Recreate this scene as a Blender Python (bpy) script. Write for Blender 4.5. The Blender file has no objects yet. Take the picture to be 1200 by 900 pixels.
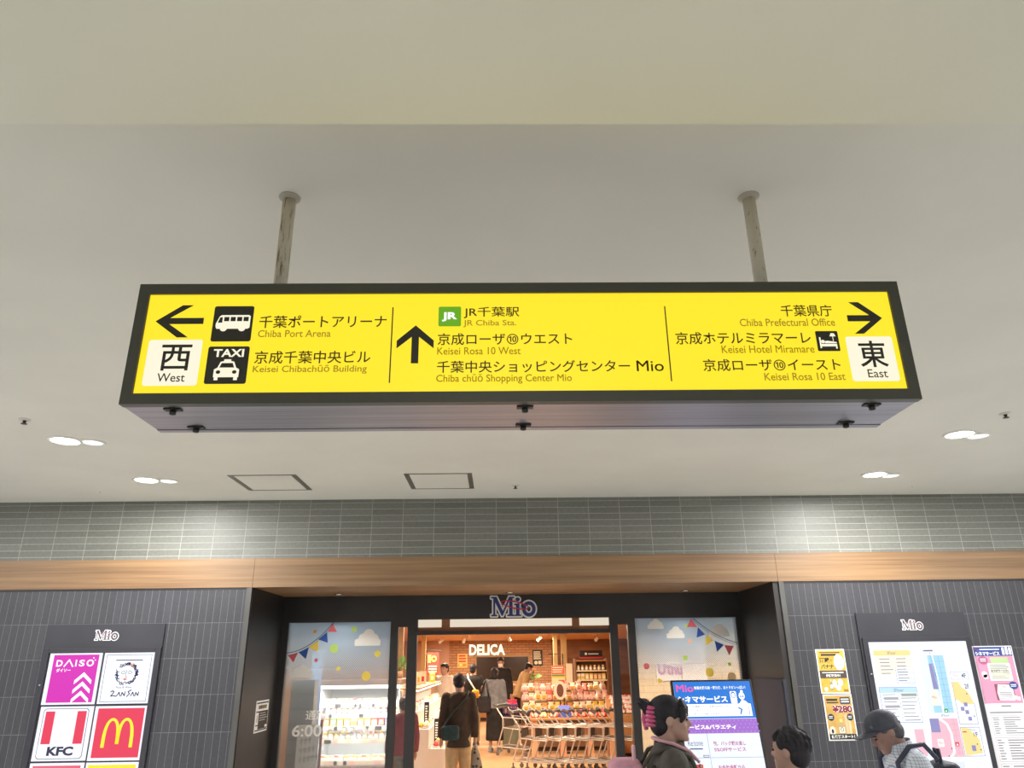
import bpy, bmesh, math, random
from mathutils import Vector, Matrix
C = bpy.context.scene.collection
R = math.radians
PI = math.pi
random.seed(4)

# ---------------------------------------------------------------- camera, world, lights, exposure
H = 1.70                                  # camera height above the floor
cam = bpy.data.objects.new('camera', bpy.data.cameras.new('camera'))
C.objects.link(cam)
bpy.context.scene.camera = cam
cam.data.sensor_fit = 'HORIZONTAL'
cam.data.sensor_width = 36
cam.data.lens = 870.245 / 1200 * 36
cam.data.clip_start = .05
_p, _y, _r = 0.3591, 0.0196, -0.0131
_f = Vector((math.sin(_y)*math.cos(_p), math.cos(_y)*math.cos(_p), math.sin(_p)))
_r0 = Vector((math.cos(_y), -math.sin(_y), 0)); _u0 = _r0.cross(_f)
_rt = _r0*math.cos(_r) + _u0*math.sin(_r); _up = -_r0*math.sin(_r) + _u0*math.cos(_r)
cam.matrix_world = Matrix(((_rt.x, _up.x, -_f.x, 0), (_rt.y, _up.y, -_f.y, 0), (_rt.z, _up.z, -_f.z, H), (0, 0, 0, 1)))

W = bpy.data.worlds.new('world'); bpy.context.scene.world = W; W.use_nodes = True
W.node_tree.nodes['Background'].inputs[0].default_value = (.93, .95, 1.0, 1)
W.node_tree.nodes['Background'].inputs[1].default_value = .6

def light(kind, loc, power, color=(1, 1, 1), size=.3, size_y=None, rot=(0, 0, 0), spot=None, blend=.6):
    l = bpy.data.lights.new('light', kind); l.energy = power; l.color = color
    if kind == 'AREA':
        l.size = size
        if size_y: l.shape = 'RECTANGLE'; l.size_y = size_y
        else: l.shape = 'DISK'
    elif kind == 'SPOT':
        l.spot_size = spot or R(100); l.spot_blend = blend; l.shadow_soft_size = size
    else: l.shadow_soft_size = size
    o = bpy.data.objects.new('light', l); o.location = loc; o.rotation_euler = rot; C.objects.link(o)
    return o

# unseen lamps added to light the concourse, in the ceiling behind and beside the camera
for lx in (-6.2, 6.2):
    for ly in (3.0, 5.7): light('AREA', (lx, ly, 3.33), 100, (1, 1, 1), .25)
for lx in (-4.5, 0, 4.5): light('AREA', (lx, -1.6, 3.1), 60, (1, .99, .97), .3)
# shop lamps under its timber ceiling
WARM = (1, .80, .58)
for lx in (-1.2, 1.0):
    for ly in (11.2, 14.5, 18, 22, 26): light('AREA', (lx, ly, 2.42), 65 if ly < 12 else 100, WARM, .35)
light('AREA', (-3.1, 10.6, 2.42), 60, (1, .9, .75), .3)  # unseen lamp added to light the left partition
light('AREA', (3.4, 10.4, 2.42), 80, (1, .88, .70), .3)  # unseen lamp added to light the right partition

vs = bpy.context.scene.view_settings
vs.view_transform = 'Standard'; vs.look = 'None'; vs.gamma = 1; vs.use_curve_mapping = False
vs.exposure = 0.0
bpy.context.scene.cycles.max_bounces = 8
bpy.context.scene.cycles.transparent_max_bounces = 16
bpy.context.scene.cycles.sample_clamp_indirect = 4

# ---------------------------------------------------------------- materials
def lin(h):
    h = h.lstrip('#'); c = [int(h[i:i+2], 16)/255 for i in (0, 2, 4)]
    return tuple(x/12.92 if x <= .04045 else ((x+.055)/1.055)**2.4 for x in c) + (1,)
MATS = {}
def M(h, rough=.6, metal=0, emit=0, spec=.5):
    k = (h, rough, metal, emit, spec)
    if k in MATS: return MATS[k]
    m = bpy.data.materials.new('paint_' + h.lstrip('#')); m.use_nodes = True
    b = m.node_tree.nodes['Principled BSDF']; c = lin(h)
    b.inputs['Base Color'].default_value = c
    b.inputs['Roughness'].default_value = rough; b.inputs['Metallic'].default_value = metal
    b.inputs['Specular IOR Level'].default_value = spec
    if emit:
        b.inputs['Emission Color'].default_value = c; b.inputs['Emission Strength'].default_value = emit
        b.inputs['Base Color'].default_value = tuple(x*.12 for x in c[:3]) + (1,)
        b.inputs['Roughness'].default_value = .35
    MATS[k] = m; return m
def node_mat(name):
    m = bpy.data.materials.new(name); m.use_nodes = True
    nt = m.node_tree; return m, nt, nt.nodes['Principled BSDF'], nt.links
def coords(nt, scale=(1, 1, 1), loc=(0, 0, 0), rot=(0, 0, 0)):
    g = nt.nodes.new('ShaderNodeNewGeometry'); mp = nt.nodes.new('ShaderNodeMapping')
    mp.inputs['Scale'].default_value = scale; mp.inputs['Location'].default_value = loc; mp.inputs['Rotation'].default_value = rot
    nt.links.new(g.outputs['Position'], mp.inputs['Vector']); return mp.outputs[0]
def ramp(nt, fac, stops):
    r = nt.nodes.new('ShaderNodeValToRGB'); nt.links.new(fac, r.inputs[0])
    e = r.color_ramp.elements
    while len(e) < len(stops): e.new(.5)
    for x, (p, c) in zip(e, stops): x.position = p; x.color = c if len(c) == 4 else tuple(c)+(1,)
    return r.outputs[0]
def noise(nt, vec, scale, detail=4, rough=.5):
    n = nt.nodes.new('ShaderNodeTexNoise'); n.inputs['Scale'].default_value = scale
    n.inputs['Detail'].default_value = detail; n.inputs['Roughness'].default_value = rough
    if vec is not None: nt.links.new(vec, n.inputs['Vector'])
    return n.outputs[0]
def bump(nt, b, h, strength=.2, dist=.002):
    n = nt.nodes.new('ShaderNodeBump'); n.inputs['Strength'].default_value = strength; n.inputs['Distance'].default_value = dist
    nt.links.new(h, n.inputs['Height']); nt.links.new(n.outputs[0], b.inputs['Normal'])
def wall_xz(nt):                          # a 2-D vector (x, z) on walls that face the camera
    g = nt.nodes.new('ShaderNodeNewGeometry'); s = nt.nodes.new('ShaderNodeSeparateXYZ'); c = nt.nodes.new('ShaderNodeCombineXYZ')
    nt.links.new(g.outputs['Position'], s.inputs[0]); nt.links.new(s.outputs[0], c.inputs[0]); nt.links.new(s.outputs[2], c.inputs[1])
    return c.outputs[0]
def brick_mat(name, w, h, ox, oz, c1, c2, cm, mortar, offset=0, rough=.55, bmp=.5):
    m, nt, b, L = node_mat(name)
    mp = nt.nodes.new('ShaderNodeMapping'); L.new(wall_xz(nt), mp.inputs[0]); mp.inputs['Location'].default_value = (-ox, -oz, 0)
    t = nt.nodes.new('ShaderNodeTexBrick'); L.new(mp.outputs[0], t.inputs['Vector'])
    t.offset = offset; t.offset_frequency = 2; t.squash = 1
    t.inputs['Scale'].default_value = 1; t.inputs['Brick Width'].default_value = w; t.inputs['Row Height'].default_value = h
    t.inputs['Mortar Size'].default_value = mortar; t.inputs['Mortar Smooth'].default_value = .1
    for k, c in (('Color1', c1), ('Color2', c2), ('Mortar', cm)): t.inputs[k].default_value = lin(c)
    n = noise(nt, mp.outputs[0], 30, 5)
    mx = nt.nodes.new('ShaderNodeMix'); mx.data_type = 'RGBA'; mx.blend_type = 'MULTIPLY'; mx.inputs[0].default_value = .5
    L.new(t.outputs[0], mx.inputs[6]); L.new(ramp(nt, n, [(.3, (.75,)*3), (.7, (1.1,)*3)]), mx.inputs[7])
    L.new(mx.outputs[2], b.inputs['Base Color']); b.inputs['Roughness'].default_value = rough
    inv = nt.nodes.new('ShaderNodeMath'); inv.operation = 'SUBTRACT'; inv.inputs[0].default_value = 1; L.new(t.outputs[1], inv.inputs[1])
    bump(nt, b, inv.outputs[0], bmp, .003); return m
def wood_mat(name, dark, light_, sx=1.2, sz=38, rough=.5, axis='x'):
    m, nt, b, L = node_mat(name)
    sc = {'x': (sx, sz, sz), 'z': (sz, sz, sx), 'y': (sz, sx, sz)}[axis]
    v = coords(nt, sc)
    n = noise(nt, v, 1, 6, .6); n2 = noise(nt, coords(nt, tuple(k*.23 for k in sc)), 1, 3)
    ad = nt.nodes.new('ShaderNodeMath'); ad.operation = 'ADD'; L.new(n, ad.inputs[0]); L.new(n2, ad.inputs[1])
    hf = nt.nodes.new('ShaderNodeMath'); hf.operation = 'MULTIPLY'; hf.inputs[1].default_value = .5; L.new(ad.outputs[0], hf.inputs[0])
    L.new(ramp(nt, hf.outputs[0], [(.36, lin(dark)), (.64, lin(light_))]), b.inputs['Base Color'])
    b.inputs['Roughness'].default_value = rough; bump(nt, b, n, .08, .001); return m
def mottled(name, a, c, scale=3, rough=.6, metal=0, bmp=.05, stretch=(1, 1, 1)):
    m, nt, b, L = node_mat(name); n = noise(nt, coords(nt, stretch), scale, 5)
    L.new(ramp(nt, n, [(.35, lin(a)), (.65, lin(c))]), b.inputs['Base Color'])
    b.inputs['Roughness'].default_value = rough; b.inputs['Metallic'].default_value = metal
    if bmp: bump(nt, b, noise(nt, coords(nt), scale*25, 3), bmp, .002)
    return m
def cloth(name, a, c=None, scale=60, rough=.9):
    k = 'cloth_' + name
    if k in MATS: return MATS[k]
    MATS[k] = mottled(k, a, c or a, scale, rough, 0, .3); return MATS[k]
def glass_mat():
    m, nt, b, L = node_mat('clear_glass'); out = nt.nodes['Material Output']
    t = nt.nodes.new('ShaderNodeBsdfTransparent'); t.inputs[0].default_value = (.93, .95, .95, 1)
    g = nt.nodes.new('ShaderNodeBsdfGlossy'); g.inputs['Roughness'].default_value = .03
    f = nt.nodes.new('ShaderNodeFresnel'); f.inputs[0].default_value = 1.35
    mx = nt.nodes.new('ShaderNodeMixShader'); L.new(f.outputs[0], mx.inputs[0]); L.new(t.outputs[0], mx.inputs[1]); L.new(g.outputs[0], mx.inputs[2])
    L.new(mx.outputs[0], out.inputs[0]); nt.nodes.remove(b); return m

# ---------------------------------------------------------------- mesh building
def top(o):
    while o.parent: o = o.parent
    return o
class MB:
    def __init__(s): s.v = []; s.f = []; s.m = []; s.mats = []; s.sm = []
    def mi(s, mat):
        if mat is None: return 0
        if mat not in s.mats: s.mats.append(mat)
        return s.mats.index(mat)
    def add(s, vs, fs, mat=None, smooth=False):
        b = len(s.v); s.v += [Vector(p) for p in vs]; k = s.mi(mat)
        for f in fs: s.f.append([b+i for i in f]); s.m.append(k); s.sm.append(smooth)
        return s
    def box(s, lo, hi, mat=None, bev=0, mtx=None):
        bm = bmesh.new(); bmesh.ops.create_cube(bm, size=1)
        for v in bm.verts: v.co = Vector([lo[i] + (v.co[i]+.5)*(hi[i]-lo[i]) for i in range(3)])
        if bev: bmesh.ops.bevel(bm, geom=bm.edges[:], offset=bev, segments=2, affect='EDGES', profile=.5)
        if mtx: bm.transform(mtx)
        bm.verts.index_update(); s.add([v.co.copy() for v in bm.verts], [[v.index for v in f.verts] for f in bm.faces], mat); bm.free(); return s
    def tube(s, pts, r, seg=8, mat=None, closed=False, cap=True):
        pts = [Vector(p) for p in pts]; n = len(pts); rs = r if isinstance(r, (list, tuple)) else [r]*n
        vs = []; a0 = None
        for i, p in enumerate(pts):
            if closed: d = pts[(i+1) % n]-pts[i-1]
            else: d = pts[min(i+1, n-1)]-pts[max(i-1, 0)]
            d.normalize()
            if a0 is None: a0 = d.orthogonal().normalized()
            else: a0 = (a0 - d*a0.dot(d)); a0 = a0.normalized() if a0.length > 1e-6 else d.orthogonal().normalized()
            b0 = d.cross(a0)
            vs += [p + (a0*math.cos(t)+b0*math.sin(t))*rs[i] for t in [2*PI*k/seg for k in range(seg)]]
        fs = []
        for i in range(n if closed else n-1):
            j = (i+1) % n
            for k in range(seg): fs.append([i*seg+k, i*seg+(k+1) % seg, j*seg+(k+1) % seg, j*seg+k])
        s.add(vs, fs, mat, True)
        if cap and not closed:
            s.add(vs[:seg], [list(range(seg))[::-1]], mat); s.add(vs[-seg:], [list(range(seg))], mat)
        return s
    def lathe(s, prof, base=(0, 0, 0), seg=24, mat=None, smooth=True, ax='z', cap=True):
        vs = []; fs = []
        for r, z in prof:
            for k in range(seg):
                t = 2*PI*k/seg; p = (r*math.cos(t), r*math.sin(t), z)
                if ax == 'y': p = (p[0], p[2], p[1])
                elif ax == 'x': p = (p[2], p[0], p[1])
                vs.append(Vector(base)+Vector(p))
        for i in range(len(prof)-1):
            for k in range(seg): fs.append([i*seg+k, i*seg+(k+1) % seg, (i+1)*seg+(k+1) % seg, (i+1)*seg+k])
        if cap:
            fs.append(list(range(seg))[::-1]); fs.append([(len(prof)-1)*seg+k for k in range(seg)])
        return s.add(vs, fs, mat, smooth)
    def ball(s, c, r, mat=None, seg=12, rings=8, mtx=None):
        r = r if isinstance(r, (tuple, list)) else (r,)*3
        bm = bmesh.new(); bmesh.ops.create_uvsphere(bm, u_segments=seg, v_segments=rings, radius=1)
        for v in bm.verts:
            q = Vector((v.co.x*r[0], v.co.y*r[1], v.co.z*r[2]))
            v.co = (mtx @ q if mtx else q)+Vector(c)
        bm.verts.index_update(); s.add([v.co.copy() for v in bm.verts], [[v.index for v in f.verts] for f in bm.faces], mat, True); bm.free(); return s
    def loft(s, rings, mat=None, cap=True, smooth=True):
        n = len(rings[0]); vs = [p for r in rings for p in r]; fs = []
        for i in range(len(rings)-1):
            for k in range(n): fs.append([i*n+k, i*n+(k+1) % n, (i+1)*n+(k+1) % n, (i+1)*n+k])
        if cap: fs.append(list(range(n))[::-1]); fs.append([(len(rings)-1)*n+k for k in range(n)])
        return s.add(vs, fs, mat, smooth)
    def prism(s, poly, d, mat=None):      # poly: 3-D points of one face, d: extrusion vector
        n = len(poly); d = Vector(d); vs = [Vector(p) for p in poly]; vs += [p+d for p in vs]
        return s.add(vs, [list(range(n))[::-1], [n+i for i in range(n)]] + [[i, (i+1) % n, n+(i+1) % n, n+i] for i in range(n)], mat)
    def xform(s, mtx): s.v = [mtx @ v for v in s.v]; return s
    def mesh(s, name, mat=None, off=Vector()):
        me = bpy.data.meshes.new(name); me.from_pydata([tuple(v-off) for v in s.v], [], s.f)
        if s.mats:
            for m in s.mats: me.materials.append(m)
            me.polygons.foreach_set('material_index', s.m)
        elif mat: me.materials.append(mat)
        me.polygons.foreach_set('use_smooth', s.sm); me.update(); return me
    def build(s, name, mat=None, parent=None, label=None):
        off = top(parent).location.copy() if parent else Vector()
        if parent is None:
            xs = [v.x for v in s.v]; ys = [v.y for v in s.v]; off = Vector(((min(xs)+max(xs))/2, (min(ys)+max(ys))/2, min(v.z for v in s.v)))
        o = bpy.data.objects.new(name, s.mesh(name, mat, off)); C.objects.link(o)
        if parent: o.parent = parent
        else: o.location = off
        if label: o['label'] = label
        return o
def tag(o, label, cat, group=None, kind=None):
    o['label'] = label; o['category'] = cat
    if group: o['group'] = group
    if kind: o['kind'] = kind
    return o
def thing(name, label, cat, loc=(0, 0, 0), group=None):
    o = bpy.data.objects.new(name, None); o.empty_display_size = .1; C.objects.link(o); o.location = loc
    return tag(o, label, cat, group)
def struct(name, mb, mat=None, parent=None):
    o = mb.build(name, mat, parent)
    if not parent: o['kind'] = 'structure'
    return o
def dup(root, loc, rotz=None, label=None, group=None, scale=None):
    r = root.copy(); C.objects.link(r); r.location = loc
    if rotz is not None: r.rotation_euler = (r.rotation_euler[0], r.rotation_euler[1], rotz)
    if scale: r.scale = (scale,)*3 if not isinstance(scale, tuple) else scale
    if label: r['label'] = label
    if group: r['group'] = group
    for ch in list(root.children):
        c = ch.copy(); C.objects.link(c); c.parent = r
        for g in list(ch.children):
            d = g.copy(); C.objects.link(d); d.parent = c
    return r

# ---------------------------------------------------------------- lettering and flat print
_TX = {}
def text_geo(s, w=0.0):
    if (s, w) in _TX: return _TX[s, w]
    c = bpy.data.curves.new('lettering', 'FONT'); c.body = s; c.size = 1; c.resolution_u = 3; c.offset = w
    o = bpy.data.objects.new('lettering', c); C.objects.link(o)
    dg = bpy.context.evaluated_depsgraph_get(); me = bpy.data.meshes.new_from_object(o.evaluated_get(dg))
    vs = [(v.co.x, v.co.y) for v in me.vertices]; fs = [list(p.vertices) for p in me.polygons]
    bpy.data.objects.remove(o); bpy.data.curves.remove(c); bpy.data.meshes.remove(me)
    x0 = min(v[0] for v in vs); x1 = max(v[0] for v in vs); y0 = min(v[1] for v in vs); y1 = max(v[1] for v in vs)
    _TX[s, w] = ([((x-x0)/(x1-x0), (y-y0)/(y1-y0)) for x, y in vs], fs, (x1-x0)/(y1-y0)); return _TX[s, w]
class Sheet:                               # draws flat print on a plane: O + u*U + v*V, raised by layer*step along N
    def __init__(s, mb, O=(0, 8, 0), U=(1, 0, 0), V=(0, 0, 1), N=(0, -1, 0), step=.0011):
        s.b = mb; s.O = Vector(O); s.U = Vector(U); s.V = Vector(V); s.N = Vector(N); s.st = step
    def P(s, u, v, l): return s.O + s.U*u + s.V*v + s.N*(l*s.st)
    def poly(s, pts, l, mat): s.b.add([s.P(u, v, l) for u, v in pts], [list(range(len(pts)))], mat)
    def rect(s, u0, v0, u1, v1, l, mat): s.poly([(u0, v0), (u1, v0), (u1, v1), (u0, v1)], l, mat)
    def rrect(s, u0, v0, u1, v1, r, l, mat):
        p = []
        for cx, cy, a in ((u1-r, v0+r, -90), (u1-r, v1-r, 0), (u0+r, v1-r, 90), (u0+r, v0+r, 180)):
            p += [(cx+r*math.cos(R(a+k*22.5)), cy+r*math.sin(R(a+k*22.5))) for k in range(5)]
        s.poly(p, l, mat)
    def disc(s, cu, cv, ru, rv, l, mat, n=24): s.poly([(cu+ru*math.cos(2*PI*k/n), cv+rv*math.sin(2*PI*k/n)) for k in range(n)], l, mat)
    def line(s, pts, w, l, mat, closed=False):
        pts = [Vector(p) for p in pts]; n = len(pts)
        for i in range(n if closed else n-1):
            a, b = pts[i], pts[(i+1) % n]; d = (b-a)
            if d.length < 1e-7: continue
            d = d.normalized(); t = Vector((-d.y, d.x))*w/2; e = d*w*.3
            s.poly([tuple(a-e-t), tuple(b+e-t), tuple(b+e+t), tuple(a-e+t)], l + i*.004, mat)
    def ring(s, cu, cv, ru, rv, w, l, mat, n=32, rot=0, a0=0, a1=2*PI):
        c, q = math.cos(rot), math.sin(rot); A = []; B = []
        for k in range(n+1):
            t = a0+(a1-a0)*k/n
            for S, d in ((A, -w/2), (B, w/2)):
                x, y = (ru+d)*math.cos(t), (rv+d)*math.sin(t); S.append((cu+x*c-y*q, cv+x*q+y*c))
        for k in range(n): s.poly([A[k], B[k], B[k+1], A[k+1]], l, mat)
    def text(s, t, u0, v0, u1, v1, l, mat, w=0.0):
        if w > 0 and any(c in 'MNW' for c in t):          # these letters fold over when their outline is offset: thicken by overprinting
            d = w*min(v1-v0, .3)*.8
            for du, dv in ((-d, -d), (d, -d), (-d, d), (d, d), (0, 0)):
                vs, fs, _ = text_geo(t, 0.0); s.b.add([s.P(u0+du+x*(u1-u0), v0+dv+y*(v1-v0), l+(.02*du/d if d else 0)) for x, y in vs], fs, mat)
            return
        vs, fs, _ = text_geo(t, w)
        s.b.add([s.P(u0+x*(u1-u0), v0+y*(v1-v0), l) for x, y in vs], fs, mat)
    def texth(s, t, u, v0, h, l, mat, w=0.0, align=0, squeeze=1):   # natural width from a height
        _, _, a = text_geo(t, w); L = h*a*squeeze; u0 = u - align*L; s.text(t, u0, v0, u0+L, v0+h, l, mat, w)
    def bars(s, u0, v0, u1, v1, n, l, mat, fill=.45, jag=.3):       # lines of print too small to read
        h = (v1-v0)/n
        for i in range(n):
            e = u1 - random.random()*jag*(u1-u0); s.rect(u0, v0+h*(i+.5-fill/2), e, v0+h*(i+.5+fill/2), l, mat)
SERIF_M = [(0,0),(.28,0),(.28,.07),(.19,.09),(.19,.72),(.5,.02),(.55,.02),(.86,.78),(.86,.09),(.76,.07),(.76,0),(1.1,0),(1.1,.07),(1.02,.09),(1.02,.91),(1.1,.93),(1.1,1),(.86,1),(.56,.27),(.26,1),(0,1),(0,.93),(.1,.91),(.1,.09),(0,.07)]
SERIF_I = [(0,0),(.44,0),(.44,.06),(.33,.08),(.33,.66),(0,.63),(0,.57),(.11,.55),(.11,.08),(0,.06)]
def mio_logo(sh, u0, v0, u1, v1, l, ink, white, red, wl):
    w, h = u1-u0, v1-v0
    Mp = [(u0+x/1.1*.52*w, v0+y*h) for x, y in SERIF_M]
    Ip = [(u0+(.52+x*.36)*w, v0+y*h) for x, y in SERIF_I]
    oc = (u0+.85*w, v0+.36*h)
    for P in (Mp, Ip): sh.line(P, wl*2, l, white, True)
    sh.disc(u0+.60*w, v0+.86*h, .05*w+wl, .1*h+wl, l, white)
    sh.ring(oc[0], oc[1], .115*w, .3*h, .085*w+2*wl, l, white)
    sh.disc(u0+.53*w, v0+.55*h, .27*w, .13*h, l, white)
    for P in (Mp, Ip): sh.poly(P, l+1.6, ink)
    sh.disc(u0+.60*w, v0+.86*h, .05*w, .1*h, l+1.6, ink)
    sh.ring(oc[0], oc[1], .115*w, .3*h, .08*w, l+1.6, ink)
    sh.ring(u0+.54*w, v0+.57*h, .31*w, .17*h, .028*w, l+2.6, red, 40, R(-12))
# ---------------------------------------------------------------- setting: concourse
ZC, ZW, ZS, YF, YG = 3.378, 2.759, 2.466, 8.0, 9.25      # ceiling, wood top, wood soffit, facade plane, glass plane
m_ceil = mottled('white_ceiling', '#d8d6ca', '#dedcd0', 1.2, .75, 0, .03)
m_floor = mottled('stone_floor', '#bfbfbe', '#cbcbca', 2, .35)
struct('floor', MB().box((-12, -7, -.1), (12, YG, 0)), m_floor)
struct('ceiling', MB().box((-12, 1.5, ZC), (12, YF+.25, ZC+.2)), m_ceil)
struct('ceiling_lowered', MB().box((-12, -7, 3.138), (12, 1.722, ZC+.2)), mottled('white_soffit', '#dddbcc', '#e2e0d2', 1, .7, 0, .03))
m_tile = brick_mat('grey_wall_tile', .3337, .0682, -4.7043, ZW+.035, '#696961', '#76766e', '#98988f', .0035, 0, .5)
struct('wall_upper_tiled', MB().box((-12, YF, ZW), (12, YF+.25, ZC)), m_tile)
m_wood = wood_mat('oak_veneer', '#6c4f33', '#967653', .8, 46)
tr = struct('trim_1', MB().box((-12, YF-.012, ZS), (-2.5665, YF+.25, ZW)), m_wood)
struct('trim_2', MB().box((-2.5635, YF-.012, ZS), (2.9235, YF+.25, ZW)), m_wood)
struct('trim_3', MB().box((2.9265, YF-.012, ZS), (12, YF+.25, ZW)), m_wood)
struct('ceiling_porch', MB().box((-2.62, YF+.25, ZS), (3.0, YG+.1, ZS+.06)).box((-2.62, YF+.01, ZS+.0005), (3.0, YF+.25, ZS+.0305)), wood_mat('oak_soffit', '#7a5636', '#a27c52', .8, 30))
m_dark = brick_mat('dark_stack_tile', .0722, .3386, -3.010, 1.1045, '#363539', '#3d3c40', '#67666b', .0022, 0, .42)
m_metal = mottled('dark_metal_cladding', '#2f2c2b', '#3a3735', 1.5, .42, .35, 0)
m_edge = mottled('grey_metal_edge', '#54524f', '#5d5b58', 2, .4, .4, 0)
struct('wall_left', MB().box((-12, YF, 0), (-2.62, YF+.25, ZS)), m_dark)
struct('wall_right', MB().box((2.98, YF, 0), (12, YF+.25, ZS)), m_dark)
m_shadow = M('#1b1a1c', .5)
struct('trim_shadow', MB().box((-12, YF-.004, 2.447), (-2.62, YF+.002, ZS), m_shadow).box((2.98, YF-.004, 2.447), (12, YF+.002, ZS), m_shadow))  # dark strips stand in for the shadow under the timber fascia
struct('trim_5', MB().box((-2.621, YF-.008, 0), (-2.568, YF+.25, ZS)), m_edge)
struct('trim_6', MB().box((2.93, YF-.008, 0), (2.981, YF+.25, ZS)), m_edge)
struct('wall_porch_left', MB().box((-2.75, YF+.01, 0), (-2.56, YG+.06, ZS)), m_metal)
struct('wall_porch_right', MB().box((2.87, YF+.01, 0), (3.1, YG+.06, ZS)), m_metal)
# shop front: header, posts, glass
m_frame = M('#34302e', .45, .3)
hd = MB().box((-2.56, YG-.03, 2.2), (2.87, YG+.12, ZS))
struct('wall_header', hd, m_metal)
G = glass_mat()
def window(n, x0, x1, zt, posts):
    fr = MB()
    for a, b in posts: fr.box((a, YG-.04, 0), (b, YG+.05, 2.2))
    fr.box((x0, YG-.04, zt), (x1, YG+.05, 2.2)); fr.box((x0, YG-.04, 0), (x1, YG+.05, .12))
    w = struct('window_%d' % n, fr, m_frame)
    g = MB().box((x0, YG-.004, .12), (x1, YG+.004, zt)).build('glass_pane', G, w)
    return w
w1 = window(1, -2.484, -1.285, 2.172, [(-2.56, -2.484), (-1.285, -1.195)])
w2 = window(2, -1.195, -1.084, 2.11, [(-1.084, -.972)])
w3 = window(3, 1.393, 1.51, 2.11, [(1.30, 1.393)])
w4 = window(4, 1.60, 2.81, 2.178, [(1.51, 1.60), (2.81, 2.87)])
# the film on the two large panes: pale blue at the top, fine diagonal hatching lower down
def film_mat(x0, seed):
    m, nt, b, L = node_mat('window_film'); out = nt.nodes['Material Output']
    v = wall_xz(nt); s = nt.nodes.new('ShaderNodeSeparateXYZ'); L.new(v, s.inputs[0])
    mr = nt.nodes.new('ShaderNodeMapRange'); L.new(s.outputs[1], mr.inputs[0])
    mr.inputs[1].default_value = 1.42; mr.inputs[2].default_value = 2.1; mr.inputs[3].default_value = 0; mr.inputs[4].default_value = .9
    ad = nt.nodes.new('ShaderNodeMath'); ad.operation = 'ADD'; L.new(s.outputs[0], ad.inputs[0]); L.new(s.outputs[1], ad.inputs[1])
    ml = nt.nodes.new('ShaderNodeMath'); ml.operation = 'MULTIPLY'; ml.inputs[1].default_value = 1/.026; L.new(ad.outputs[0], ml.inputs[0])
    fr = nt.nodes.new('ShaderNodeMath'); fr.operation = 'FRACT'; L.new(ml.outputs[0], fr.inputs[0])
    lt = nt.nodes.new('ShaderNodeMath'); lt.operation = 'LESS_THAN'; lt.inputs[1].default_value = .36; L.new(fr.outputs[0], lt.inputs[0])
    hs = nt.nodes.new('ShaderNodeMath'); hs.operation = 'MULTIPLY'; hs.inputs[1].default_value = .40; L.new(lt.outputs[0], hs.inputs[0])
    iv = nt.nodes.new('ShaderNodeMath'); iv.operation = 'SUBTRACT'; iv.inputs[0].default_value = 1; L.new(mr.outputs[0], iv.inputs[1])
    mx = nt.nodes.new('ShaderNodeMath'); mx.operation = 'MULTIPLY_ADD'; L.new(hs.outputs[0], mx.inputs[0]); L.new(iv.outputs[0], mx.inputs[1]); L.new(mr.outputs[0], mx.inputs[2])
    d = nt.nodes.new('ShaderNodeBsdfDiffuse'); d.inputs[0].default_value = lin('#b7d0e6')
    tl = nt.nodes.new('ShaderNodeBsdfTranslucent'); tl.inputs[0].default_value = lin('#d5e4f0')
    m1 = nt.nodes.new('ShaderNodeMixShader'); m1.inputs[0].default_value = .4; L.new(d.outputs[0], m1.inputs[1]); L.new(tl.outputs[0], m1.inputs[2])
    t = nt.nodes.new('ShaderNodeBsdfTransparent')
    m2 = nt.nodes.new('ShaderNodeMixShader'); L.new(mx.outputs[0], m2.inputs[0]); L.new(t.outputs[0], m2.inputs[1]); L.new(m1.outputs[0], m2.inputs[2])
    L.new(m2.outputs[0], out.inputs[0]); nt.nodes.remove(b); return m
FILM = film_mat(0, 0)
def film(w, x0, x1, zt, draw):
    b = MB(); b.box((x0, YG-.0062, .12), (x1, YG-.0052, zt)); b.build('printed_film', FILM, w)
    b = MB(); draw(Sheet(b, (0, YG-.0068, 0))); b.build('film_graphic', None, w)
def cloud(s, x0, z0, x1, z1, mat, l=1):
    w, h = x1-x0, z1-z0
    s.rrect(x0, z0, x1, z0+h*.38, h*.08, l, mat)
    for cx, cz, r in ((.13, .22, .13), (.32, .44, .18), (.54, .64, .22), (.75, .42, .18), (.88, .22, .12)): s.disc(x0+cx*w, z0+cz*h, r*w, min(r*w, h*(1-cz)), l+.3*cx, mat)
fw = M('#f3efe6', .6); fred = M('#d9636b', .6); fblue = M('#2c4f9f', .6); fyel = M('#f0cf52', .6); fgrn = M('#b9d865', .6); fora = M('#eda55a', .6); fnavy = M('#24406f', .6); fpk = M('#f0b39c', .6)
def tri(s, a, b, c, mat): s.poly([a, b, c], 2.5, mat)
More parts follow.
